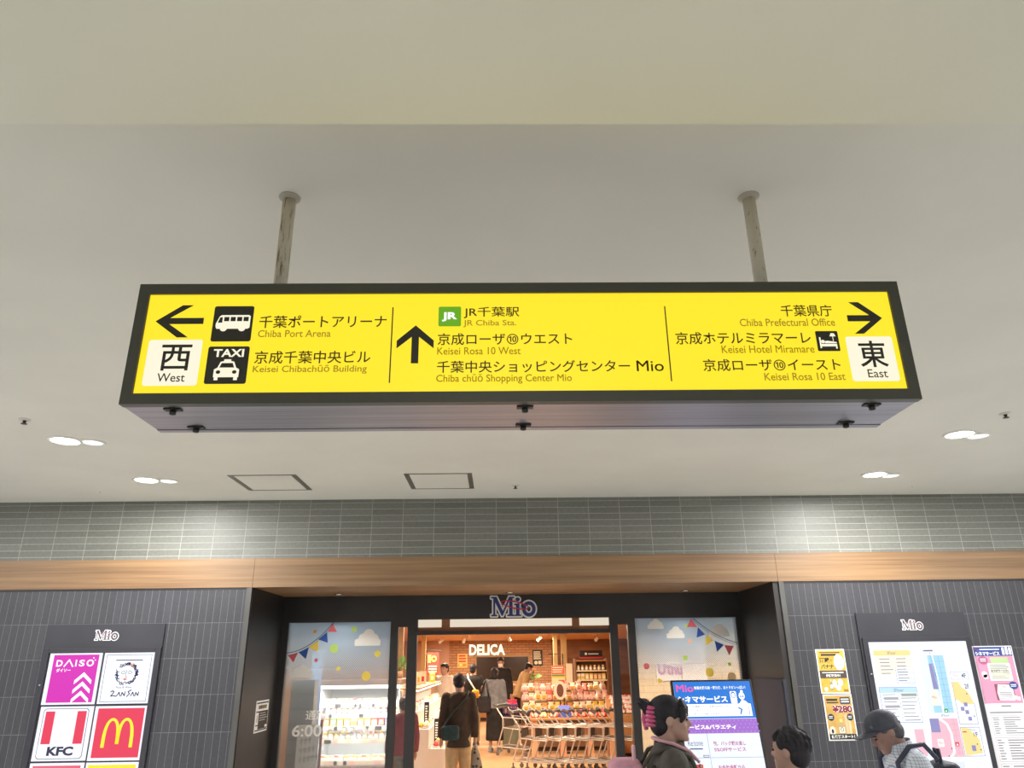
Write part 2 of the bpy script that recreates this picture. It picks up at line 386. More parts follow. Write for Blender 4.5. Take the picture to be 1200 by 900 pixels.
def left_film(s):
    cloud(s, -1.704, 1.907, -1.403, 2.097, fw); cloud(s, -2.434, 1.569, -2.16, 1.701, fw)
    for x, z, r, m in ((-2.177, 2.074, .021, fora), (-1.94, 1.881, .048, fgrn), (-1.716, 2.093, .031, fgrn), (-1.43, 1.817, .036, M('#ecd957', .6)), (-1.55, 1.577, .05, fyel), (-2.138, 1.756, .02, fred), (-1.873, 1.66, .022, M('#ecd957', .6))): s.disc(x, z, r, r, 1, m)
    arc = [(-2.484+.52*t, 1.838+.30*t*t+.035*t) for t in [k/12 for k in range(13)]]
    s.line(arc, .008, 2, fnavy); s.line([(x+.005, z-.022) for x, z in arc], .004, 2.2, fnavy)
    tri(s, (-1.975, 2.158), (-2.03, 2.07), (-1.918, 2.066), fred); tri(s, (-2.035, 2.065), (-2.133, 1.985), (-2.015, 1.945), fblue)
    tri(s, (-2.125, 1.974), (-2.235, 1.897), (-2.125, 1.85), fyel); tri(s, (-2.232, 1.895), (-2.35, 1.845), (-2.258, 1.77), fblue); tri(s, (-2.352, 1.842), (-2.465, 1.81), (-2.4, 1.732), fred)
    s.text('通路', -2.208, 1.122, -1.975, 1.223, 2, fw, .012); s.text('6:00', -2.349, .95, -2.015, 1.072, 2, fw, .02)
    s.text('〜23:00', -1.97, .95, -1.42, 1.05, 2, fw, .02)
def right_film(s):
    cloud(s, 1.752, 2.055, 1.945, 2.171, fw); cloud(s, 1.971, 1.949, 2.185, 2.085, fw); cloud(s, 2.475, 1.955, 2.72, 2.112, fw)
    for x, z, r, m in ((2.168, 1.727, .03, fgrn), (2.44, 1.567, .049, fyel), (2.693, 1.515, .05, M('#e8c08d', .6)), (1.708, 1.643, .034, fred), (1.848, 1.484, .026, fyel), (2.242, 1.916, .024, fpk), (2.684, 1.653, .02, fgrn), (2.215, 2.085, .02, fgrn)): s.disc(x, z, r, r, 1, m)
    arc = [(2.305+.49*t, 2.165-.30*t+.0*t-.03*t*(1-t)*8*.5+.0) for t in [k/12 for k in range(13)]]
    arc = [(2.305+.5*t, 2.168-.44*t+.16*t*t) for t in [k/12 for k in range(13)]]
    s.line(arc, .008, 2, fnavy); s.line([(x-.008, z-.02) for x, z in arc], .004, 2.2, fnavy)
    tri(s, (2.278, 2.168), (2.222, 2.072), (2.345, 2.07), fred); tri(s, (2.352, 2.07), (2.325, 1.952), (2.43, 1.985), fblue)
    tri(s, (2.435, 1.98), (2.42, 1.86), (2.525, 1.92), fyel); tri(s, (2.535, 1.915), (2.55, 1.79), (2.64, 1.868), fblue); tri(s, (2.645, 1.865), (2.69, 1.748), (2.755, 1.855), fred)
    s.text('6:00', 1.736, .967, 2.07, 1.085, 2, fw, .02)
film(w1, -2.484, -1.285, 2.172, left_film); film(w4, 1.60, 2.81, 2.178, right_film)
# door opening: transom rail, lit transom panels between timber blocks
d = MB().box((-.972, YG-.04, 2.018), (1.30, YG+.06, 2.06)).box((-.972, YG-.03, 2.196), (1.30, YG+.05, 2.2))
dr = struct('door_1', d, m_frame)
tw = MB().box((-.972, YG+.0, 2.06), (1.30, YG+.05, 2.196)); tw.build('transom_board', wood_mat('brown_transom', '#7a4a2a', '#91592f'), dr)
for a, b in ((-.965, -.69), (-.59, .855), (.945, 1.294)):
    MB().box((a, YG-.02, 2.104), (b, YG+.01, 2.19), bev=.004).build('transom_light', M('#f6e8d2', .5, 0, .8), dr)

# ---------------------------------------------------------------- setting: inside the shop
struct('floor_shop', MB().box((-7, YG, -.1), (7, 28.4, .001)), wood_mat('beige_vinyl', '#b98f66', '#c8a078', 6, 6, .3))
struct('ceiling_shop', MB().box((-7, YG+.12, 2.45), (7, 28.4, 2.55)), wood_mat('shop_ceiling_timber', '#c98e55', '#dba56b', 1.5, 8, .5))
m_brick = brick_mat('shop_brick', .26, .085, 0, 0, '#b98560', '#c99a74', '#9a7050', .012, .5, .8)
struct('wall_back', MB().box((-1.8, 28, 0), (1.82, 28.2, 2.45)), m_brick)
struct('wall_back_left', MB().box((-7, 28, 0), (-1.8, 28.2, 2.45)), mottled('pinkish_plaster', '#c79c86', '#d0a690', 2, .8))
struct('wall_back_right', MB().box((1.82, 28, 0), (7, 28.2, 2.45)), wood_mat('brown_boards', '#6d4a35', '#9a7052', 6, 1.2, .6, 'z'))
struct('wall_shop_left', MB().box((-7.2, YG+.12, 0), (-7, 28.2, 2.45)), M('#cbb08c'))
struct('wall_shop_right', MB().box((7, YG+.12, 0), (7.2, 28.2, 2.45)), M('#cbb08c'))
struct('wall_shop_front_left', MB().box((-7, YG+.06, 0), (-2.56, YG+.12, 2.45)), M('#8a8580'))
struct('wall_shop_front_right', MB().box((2.87, YG+.06, 0), (7, YG+.12, 2.45)), M('#cbb08c'))
struct('wall_partition_left', MB().box((-7, 13.2, 0), (-1.62, 13.3, 2.45)), wood_mat('tan_panelling', '#b58a58', '#c9a06c', 1, 9, .6))
struct('wall_partition_right', MB().box((2.0, 12, 0), (7, 12.1, 2.45)), brick_mat('cream_tile', .3, .09, 2, 0, '#e2cda2', '#e9d7b2', '#cdb78c', .006, .5, .6))
for x0, x1, z1 in ((1.49, 1.60, 2.45), (1.70, 1.86, 2.45)):
    struct('trim_7' if x0 < 1.6 else 'trim_8', MB().box((x0, 22, 0), (x1, 22.1, z1)), M('#d6bd88', .6))
struct('trim_9', MB().box((-2.19, 22, 0), (-2.07, 22.1, 2.45)), M('#d6bd88', .6))
# ---------------------------------------------------------------- hanging direction sign
def hanging_sign():
    x0, x1, y0, y1, z0, z1 = -1.1552, 1.3145, 2.1529, 2.4525, 2.4505, 2.8615
    t = thing('hanging_sign', 'yellow backlit station direction sign hung from the ceiling on two poles', 'sign', ((x0+x1)/2, (y0+y1)/2, z0))
    mf = M('#45453c', .42, .2)
    f = MB()                                                   # black front frame around the lit face
    yx0, yx1, yz0, yz1 = -1.1205, 1.279, 2.4855, 2.826
    f.box((x0, y0, z0), (x1, y0+.03, yz0)); f.box((x0, y0, yz1), (x1, y0+.03, z1)); f.box((x0, y0, yz0), (yx0, y0+.03, yz1)); f.box((yx1, y0, yz0), (x1, y0+.03, yz1))
    f.build('front_frame', mf, t)
    b = MB().box((x0+.001, y0+.03, z0+.002), (x1-.001, y1, z1-.001)); b.box((x0, y1-.03, z0), (x1, y1, z1))
    mm = mottled('brushed_steel_case', '#85838a', '#9c9aa2', 3, .38, .75, 0, (.4, 30, 1)); b.build('housing', mm, t)
    face = MB().box((yx0, y0+.008, yz0), (yx1, y0+.0295, yz1)); fo = face.build('face_panel', M('#fee426', .35, 0, 1.0), t)
    ys = y0+.0075
    K = M('#26241a', .45); B = M('#5b4a12', .5); tan = M('#a8901c', .5, 0, .8); Wt = M('#fdf6dc', .35, 0, .95)
    def part(name, fn, parent=t, label=None):
        m = MB(); fn(Sheet(m, (0, ys, 0), step=.0007)); return m.build(name, None, parent, label)
    def arrow_l(s):
        s.poly([(-1.090,2.7315),(-1.011,2.788),(-.976,2.788),(-1.045,2.743),(-.938,2.743),(-.938,2.7215),(-1.045,2.7215),(-.980,2.675),(-1.015,2.675)], 1, K)
    def arrow_u(s):
        s.poly([(-.2625,2.713),(-.204,2.660),(-.204,2.633),(-.251,2.673),(-.251,2.582),(-.274,2.582),(-.274,2.673),(-.321,2.633),(-.321,2.660)], 1, K)
    def arrow_r(s):
        s.poly([(1.245,2.731),(1.176,2.789),(1.143,2.789),(1.204,2.742),(1.131,2.742),(1.131,2.720),(1.204,2.720),(1.146,2.676),(1.176,2.676)], 1, K)
    part('arrow', arrow_l, t, 'left arrow'); part('arrow', arrow_u, t, 'up arrow'); part('arrow', arrow_r, t, 'right arrow')
    def plate(a, b_, c, d, jp, en, jb, eb):
        m = MB(); s = Sheet(m, (0, ys, 0), step=.0007); s.rrect(a, b_, c, d, .008, 1, Wt); p = m.build('direction_plate', None, t, 'white plate reading ' + en)
        part('lettering', lambda s: (s.text(jp, *jb, 2, K, .012), s.text(en, *eb, 2, B, .006)), p)
    plate(-1.099, 2.512, -.931, 2.667, '西', 'West', (-1.055, 2.562, -.961, 2.650), (-1.055, 2.525, -.970, 2.553))
    plate(1.112, 2.513, 1.262, 2.666, '東', 'East', (1.146, 2.560, 1.236, 2.651), (1.163, 2.525, 1.226, 2.553))
    m = MB(); s = Sheet(m, (0, ys, 0), step=.0007); s.rrect(-.908, 2.660, -.782, 2.784, .007, 1, K); p = m.build('pictogram_tile', None, t, 'black bus pictogram tile')
    def bus(s):
        u, v = -.908, 2.660
        s.poly([(u+.010,v+.052),(u+.010,v+.062),(u+.020,v+.088),(u+.026,v+.092),(u+.112,v+.092),(u+.118,v+.088),(u+.118,v+.048),(u+.112,v+.044),(u+.014,v+.044)], 2, Wt)
        for c in (.036, .094): s.disc(u+c, v+.045, .011, .010, 2.2, Wt)
        s.poly([(u+.016,v+.065),(u+.022,v+.084),(u+.030,v+.084),(u+.030,v+.065)], 3, K)
        for k in range(4): s.rect(u+.035+k*.0205, v+.070, u+.051+k*.0205, v+.085, 3, K)
    part('pictogram', bus, p)
    m = MB(); s = Sheet(m, (0, ys, 0), step=.0007); s.rrect(-.910, 2.517, -.781, 2.643, .007, 1, K); p = m.build('pictogram_tile', None, t, 'black taxi pictogram tile')
    def taxi(s):
        u, v = -.910, 2.517
        s.text('TAXI', u+.018, v+.090, u+.113, v+.117, 2, Wt, .03)
        s.poly([(u+.026,v+.022),(u+.026,v+.048),(u+.036,v+.054),(u+.044,v+.074),(u+.054,v+.076),(u+.054,v+.082),(u+.076,v+.082),(u+.076,v+.076),(u+.086,v+.074),(u+.094,v+.054),(u+.104,v+.048),(u+.104,v+.022)], 2, Wt)
        s.rect(u+.029, v+.012, u+.041, v+.024, 2, Wt); s.rect(u+.089, v+.012, u+.101, v+.024, 2, Wt)
        s.poly([(u+.042,v+.054),(u+.048,v+.069),(u+.082,v+.069),(u+.088,v+.054)], 3, K)
        s.disc(u+.040, v+.039, .007, .006, 3, K); s.disc(u+.090, v+.039, .007, .006, 3, K)
    part('pictogram', taxi, p)
    m = MB(); s = Sheet(m, (0, ys, 0), step=.0007); s.rrect(1.018, 2.616, 1.090, 2.686, .004, 1, K); p = m.build('pictogram_tile', None, t, 'black bed pictogram tile')
    def bed(s):
        u, v = 1.018, 2.616
        s.rect(u+.009, v+.010, u+.014, v+.048, 2, Wt); s.rect(u+.009, v+.016, u+.064, v+.025, 2, Wt); s.rect(u+.059, v+.008, u+.064, v+.018, 2, Wt)
        s.poly([(u+.026,v+.027),(u+.026,v+.034),(u+.034,v+.036),(u+.064,v+.031),(u+.064,v+.027)], 2, Wt); s.disc(u+.020, v+.033, .006, .006, 2, Wt)
        s.rect(u+.053, v+.034, u+.055, v+.052, 2, Wt); s.poly([(u+.044,v+.051),(u+.049,v+.062),(u+.059,v+.062),(u+.064,v+.051)], 2, Wt)
    part('pictogram', bed, p)
    m = MB(); s = Sheet(m, (0, ys, 0), step=.0007); s.rrect(-.191, 2.709, -.1185, 2.779, .005, 1, M('#6cb41c', .4, 0, .8)); p = m.build('railway_tile', None, t, 'green tile with white letters')
    part('lettering', lambda s: s.text('JR', -.180, 2.726, -.131, 2.759, 2, M('#ffffff', .4, 0, 1), .04), p)
    for x, l in ((-.338, 'left divider line'), (.541, 'right divider line')): part('divider', lambda s: s.rect(x-.002, 2.517, x+.002, 2.7775, 1, K))
    jp = [('千葉ポートアリーナ', -.761, 2.706, -.356, 2.750), ('京成千葉中央ビル', -.763, 2.583, -.401, 2.627), ('JR千葉駅', -.110, 2.737, .069, 2.778), ('京成ローザ⑩ウエスト', -.192, 2.643, .236, 2.685),
          ('千葉中央ショッピングセンター', -.192, 2.549, .414, 2.590), ('Mio', .435, 2.551, .520, 2.587), ('千葉県庁', .918, 2.738, 1.085, 2.780), ('京成ホテルミラマーレ', .566, 2.641, 1.001, 2.685), ('京成ローザ⑩イースト', .645, 2.549, 1.081, 2.591)]
    en = [('Chiba Port Arena', -.761, 2.674, -.531, 2.699), ('Keisei Chibachūō Building', -.764, 2.548, -.410, 2.578), ('JR Chiba Sta.', -.111, 2.705, .059, 2.731), ('Keisei Rosa 10 West', -.192, 2.611, .071, 2.636),
          ('Chiba chūō Shopping Center Mio', -.193, 2.512, .229, 2.544), ('Chiba Prefectural Office', .779, 2.704, 1.088, 2.731), ('Keisei Hotel Miramare', .710, 2.611, 1.006, 2.637), ('Keisei Rosa 10 East', .834, 2.517, 1.090, 2.543)]
    for row in jp: part('japanese_lettering', lambda s, r=row: s.text(r[0], *r[1:], 1.5, M('#3c3309', .5, 0, .5), .010))
    for row in en: part('english_lettering', lambda s, r=row: s.text(r[0], *r[1:], 1.5, tan, .012))
    for x, lab in ((-.794, 'pole with a rust streak down its side'), (.973, 'pole with small rust specks')):
        m, nt, bs, L = node_mat('rusty_white_paint')
        n = noise(nt, coords(nt, (90, 90, 9) if x < 0 else (60, 60, 30), (0, 0, 1)), 1, 5, .65)
        st = (.52, .62) if x < 0 else (.60, .68)
        L.new(ramp(nt, n, [(st[0], lin('#cbc4b0')), (st[1], lin('#7a5a24'))]), bs.inputs['Base Color']); bs.inputs['Roughness'].default_value = .5
        p = MB().lathe([(.0245, z1-.002), (.0245, ZC)], (x, 2.424, 0), 24).build('pole', m, t, lab)
        MB().lathe([(.0265, ZC-.014), (.030, ZC-.012), (.0305, ZC-.007), (.040, ZC-.004), (.041, ZC)], (x, 2.424, 0), 28).build('flange', M('#b4ae9f', .45), p)
    for x in (-1.012, .083, 1.18):
        for y in (2.206, 2.395):
            c = MB().lathe([(.017, z0+.002), (.017, z0-.004)], (x, y, 0), 6, smooth=False); c.lathe([(.010, z0-.004), (.010, z0-.016), (.006, z0-.018)], (x, y, 0), 12)
            c.box((x-.026, y-.012, z0-.003), (x+.026, y+.012, z0+.001)); c.build('latch', M('#2c2b26', .5, .3), t)
    return t
hanging_sign()

# ---------------------------------------------------------------- ceiling fittings
LW = M('#fff8ee', .4, 0, 14); LD = M('#ffffff', .4, 0, 1.6)
def downlight(x, y, side, label):
    t = thing('downlight', label, 'ceiling light', (x, y, ZC), 'twin ceiling downlights')
    MB().lathe([(.125, ZC), (.125, ZC-.008), (.105, ZC-.012), (.104, ZC-.003)], (x, y, 0), 32, cap=False).build('trim_ring', M('#e9e6df', .4), t)
    MB().lathe([(.104, ZC-.004), (.06, ZC-.006), (.001, ZC-.006)], (x, y, 0), 32).build('lamp', LW, t)
    x2 = x+side*.185
    MB().lathe([(.095, ZC), (.095, ZC-.008), (.078, ZC-.012), (.077, ZC-.003)], (x2, y+.055, 0), 32, cap=False).build('trim_ring', M('#e9e6df', .4), t)
    MB().lathe([(.077, ZC-.004), (.04, ZC-.005), (.001, ZC-.005)], (x2, y+.055, 0), 32).build('lamp', LD, t)
    light('AREA', (x, y, ZC-.02), 76, (1, 1, .99), .19)
downlight(-3.40, 5.66, 1, 'round twin downlight ahead of the sign, over the shop directory side')
downlight(-3.36, 7.0, 1, 'round twin downlight close to the tiled wall beside the ceiling hatches')
downlight(3.70, 5.67, 1, 'round twin downlight in the ceiling over the floor map side, nearer the sign')
downlight(3.66, 7.03, 1, 'round twin downlight close to the tiled wall over the floor map')
def hatch(x0, label):
    t = thing('ceiling_hatch', label, 'hatch', (x0+.325, 7.175, ZC), 'ceiling access hatches')
    y0, y1, x1 = 6.85, 7.5, x0+.64
    m = MB(); w = .016
    for a in (((x0, y0), (x1, y0+w)), ((x0, y1-w), (x1, y1)), ((x0, y0+w), (x0+.045, y1-w)), ((x1-.045, y0+w), (x1, y1-w))): m.box((a[0][0], a[0][1], ZC-.005), (a[1][0], a[1][1], ZC+.0))
    m.build('frame', M('#77756a', .4, .5), t)
    MB().box((x0+.051, y0+w+.006, ZC-.004), (x1-.051, y1-w-.006, ZC+.0)).build('lid', m_ceil, t)
hatch(-2.545, 'square ceiling access hatch beside the twin downlights')
hatch(-.895, 'square ceiling access hatch above the middle of the timber fascia')
def sprinkler(x, y, label):
    t = thing('sprinkler', label, 'sprinkler', (x, y, ZC), 'ceiling sprinkler heads')
    MB().lathe([(.04, ZC), (.038, ZC-.006), (.02, ZC-.01)], (x, y, 0), 20).build('rosette', M('#d4d0c6', .4), t)
    MB().lathe([(.012, ZC-.01), (.01, ZC-.03), (.022, ZC-.032), (.022, ZC-.035)], (x, y, 0), 12).build('head', M('#55524c', .4, .6), t)
for x, y, l in ((-3.398, 5.13, 'small metal sprinkler head before the twin downlight, directory side'), (3.735, 5.15, 'small metal sprinkler head before the twin downlight, floor map side'), (.166, 7.38, 'small sprinkler head beside the two ceiling hatches')): sprinkler(x, y, l)
for x, y, l in ((-4.04, 7.49, 'tiny white hook in the ceiling, directory side'), (-4.03, 7.82, 'tiny white hook at the tiled wall, directory side'), (4.29, 7.54, 'tiny white hook in the ceiling, floor map side'), (4.266, 7.84, 'tiny white hook at the tiled wall, floor map side')):
    tag(MB().tube([(x, y, ZC+.002), (x, y, ZC-.018), (x+.008, y, ZC-.026), (x+.014, y, ZC-.018)], .004, 6).build('ceiling_hook', M('#e8e4da', .4)), l, 'hook', 'ceiling hooks')
def porch_light(x, y, label, power):
    t = thing('recessed_light', label, 'ceiling light', (x, y, ZS), 'small lights in the timber porch soffit')
    MB().lathe([(.05, ZS), (.05, ZS-.004), (.042, ZS-.006), (.041, ZS)], (x, y, 0), 20, cap=False).build('trim_ring', M('#3a3028', .4), t)
    MB().lathe([(.041, ZS-.002), (.001, ZS-.003)], (x, y, 0), 20).build('lamp', M('#fff2dd', .4, 0, 1.5), t)
    light('SPOT', (x, y, ZS-.01), power, (1, .95, .87), .04, spot=R(110), blend=.9)
porch_light(-1.86, 8.93, 'small recessed light in the timber soffit above the 6:00 window', 24)
porch_light(2.17, 8.93, 'small recessed light in the timber soffit above the screen kiosk', 24)
porch_light(.12, 8.93, 'small recessed light in the timber soffit above the shop logo', 3)
# ---------------------------------------------------------------- facade boards and posters
ink = M('#3c3a46', .5); wht = M('#f4f2ee', .5); redp = M('#c0283a', .5)
m_board = mottled('charcoal_board', '#343338', '#3b3a3f', 2, .38, .2, 0)
LWH = M('#eef1fb', .35, 0, 1.0)
def emi(h, e=.95): return M(h, .4, 0, e)
def board(name, label, cat, x0, x1, ztop, zlogo, loc_y=YF):
    t = thing(name, label, cat, ((x0+x1)/2, YF, 0))
    return t
def shop_directory():
    t = thing('shop_directory', 'tall backlit shop directory of square shop logos on the dark tiles', 'signboard', (-3.98, YF-.01, .15))
    MB().box((-4.57, YF-.022, .2), (-3.40, YF+.002, 2.118)).build('backboard', m_board, t)
    fr = MB()
    for a, b in (((-4.565, .2), (-4.51, 1.893)), ((-3.455, .2), (-3.40, 1.893)), ((-4.51, 1.845), (-3.455, 1.893)), ((-4.51, .2), (-3.455, .26))): fr.box((a[0], YF-.04, a[1]), (b[0], YF-.02, b[1]), bev=.003)
    fr.build('frame', M('#3a393e', .35, .3), t)
    lb = MB(); mio_logo(Sheet(lb, (0, YF-.0235, 0)), -4.085, 1.966, -3.856, 2.058, 1, M('#4a4852', .5), wht, M('#8f6a78', .5), .006); lb.build('logo', None, t)
    def panel(x0, z0, x1, z1, fn, label):
        b = MB().box((x0, YF-.034, z0), (x1, YF-.0215, z1), LWH); p = b.build('logo_panel', None, t, label)
        g = MB(); fn(Sheet(g, (0, YF-.0345, 0)), x0, z0, x1, z1); g.build('print', None, p)
    Wt = emi('#ffffff'); mag = emi('#d42bb4', .9); navy = emi('#28285a', .6); rd = emi('#df3b57', .95); yl = emi('#fbe238', 1)
    def daiso(s, x0, z0, x1, z1):
        s.rect(-4.45, 1.389, -4.003, 1.828, 1, mag)
        h = .062; z = 1.719
        s.text('D', -4.415, z, -4.352, z+h, 2, Wt, .03)
        s.line([(-4.335, z), (-4.292, z+h), (-4.249, z)], .013, 2, Wt)
        s.text('I', -4.228, z, -4.214, z+h, 2, Wt, .03); s.text('S', -4.192, z, -4.135, z+h, 2, Wt, .03); s.text('O', -4.118, z-.002, -4.045, z+h+.002, 2, Wt, .03)
        s.disc(-4.055, z+h+.016, .007, .007, 2, Wt); s.disc(-4.036, z+h-.004, .006, .006, 2, Wt)
        s.text('ダイソー', -4.405, 1.668, -4.262, 1.702, 2, Wt, .03)
        for k in range(3):
            zz = 1.665-k*.085; s.poly([(-4.125, zz), (-4.04, zz-.075), (-4.04, zz-.112), (-4.125, zz-.04), (-4.208, zz-.112), (-4.208, zz-.075)], 2, Wt)
    def bakery(s, x0, z0, x1, z1):
        s.line([(x0+.026, z0+.02), (x1-.02, z0+.02), (x1-.02, z1-.02), (x0+.026, z1-.02)], .004, 1, navy, True)
        s.bars(-3.83, 1.765, -3.565, 1.779, 1, 1, navy, .6, 0)
        random.seed(11); c = (-3.706, 1.645)
        for k in range(46):
            a = random.random()*2*PI; r = .085+random.random()*.018
            p = [(c[0]+(r+.012*math.sin(q*2.1+k))*math.cos(a+q*.16)*1.02, c[1]+(r+.012*math.sin(q*2.1+k))*math.sin(a+q*.16)) for q in range(4)]
            s.line(p, .0065, 1, navy)
        s.ring(c[0]-.032, c[1]+.012, .02, .012, .004, 1, navy, 14); s.ring(c[0]+.032, c[1]+.012, .02, .012, .004, 1, navy, 14)
        s.line([(c[0]-.002, c[1]+.035), (c[0]-.006, c[1]-.03), (c[0]+.012, c[1]-.03)], .004, 1, navy); s.disc(c[0]-.008, c[1]-.05, .018, .011, 1, emi('#e58a80', .9)); s.poly([(c[0]+.02, c[1]+.085), (c[0]+.055, c[1]+.1), (c[0]+.05, c[1]+.065)], 1.5, emi('#e9a27d', .9))
        s.text('Pizza & Wine', -3.79, 1.513, -3.64, 1.53, 1, navy)
        z = 1.44; u = -3.833
        s.line([(u, z+.04), (u+.02, z+.05), (u+.032, z+.04), (u+.02, z+.02), (u+.005, z+.002), (u+.03, z+.006), (u+.055, z)], .009, 1, navy)
        s.line([(u+.062, z+.002), (u+.083, z+.036), (u+.095, z+.002)], .009, 1, navy); s.line([(u+.107, z), (u+.112, z+.035), (u+.137, z+.004), (u+.142, z+.04)], .009, 1, navy)
        s.line([(u+.198, z+.055), (u+.17, z+.04), (u+.186, z+.02), (u+.162, z-.004)], .009, 1, navy); s.line([(u+.2, z+.002), (u+.216, z+.036), (u+.23, z+.002)], .009, 1, navy); s.line([(u+.24, z), (u+.246, z+.033), (u+.268, z+.004), (u+.274, z+.036)], .009, 1, navy)
    def chicken(s, x0, z0, x1, z1):
        s.rrect(-4.448, .892, -4.01, 1.336, .03, 1, navy); s.rrect(-4.443, .897, -4.015, 1.331, .028, 2, LWH)
        for a in (-4.423, -4.119): s.rect(a, 1.022, a+.089, 1.311, 3, rd)
        s.text('KFC', -4.348, .92, -4.1, 1.0, 3, emi('#3a3550', .7), .045)
    def burger(s, x0, z0, x1, z1):
        s.rect(-3.923, .896, -3.474, 1.332, 1, rd)
        def leg(sg):
            o = []; i = []
            for k in range(13):
                a = PI*k/12
                o.append((math.cos(a), math.sin(a)))
            return o
        zb, zt = .984, 1.245; xl, xm, xr = -3.848, -3.696, -3.544
        for a, b in ((xl, xm+.017), (xm-.017, xr)):
            c = (a+b)/2; ro = (b-a)/2; ri = ro-.034; P = []
            P += [(a + (ro*.15)*0, zb)]
            P += [(c-ro*math.cos(PI*k/16)*(1 if True else 0), zb+(zt-zb)*math.sin(PI*k/16)**.62) for k in range(1, 16)] + [(b, zb if (a == xm-.017) else zb+.03)]
            lowb = zb if a == xm-.017 else zb+.03; lowa = zb+.03 if a == xm-.017 else zb
            P[0] = (a, lowa)
            P += [(b-.034, lowb)] + [(c+ri*math.cos(PI*k/16), lowb*0+zb+(zt-.025-zb)*math.sin(PI*k/16)**.55) for k in range(1, 16)] + [(a+.034, lowa)]
            s.poly(P, 2, yl)
    panel(-4.491, 1.37, -3.978, 1.843, daiso, 'magenta panel with white chevrons'); panel(-3.952, 1.372, -3.462, 1.842, bakery, 'white panel with a scribbled round face')
    panel(-4.483, .875, -3.974, 1.353, chicken, 'white panel with two red stripes'); panel(-3.954, .871, -3.461, 1.351, burger, 'red panel with a yellow arch letter')
    panel(-4.483, .38, -3.974, .857, lambda s, x0, z0, x1, z1: s.rect(x0+.03, z0+.02, x1-.028, z1-.022, 1, emi('#e5627a', .9)), 'rose panel in the third row')
    panel(-3.954, .376, -3.461, .856, lambda s, x0, z0, x1, z1: s.rect(x0+.02, z0+.02, x1-.02, z1-.02, 1, emi('#f0e032', .95)), 'yellow panel in the third row')
    MB().lathe([(.008, YF-.05), (.008, YF-.038)], (-4.535, 0, 1.55), 10, ax='y').build('lock', M('#c9c6c2', .3, .7), t)
shop_directory()

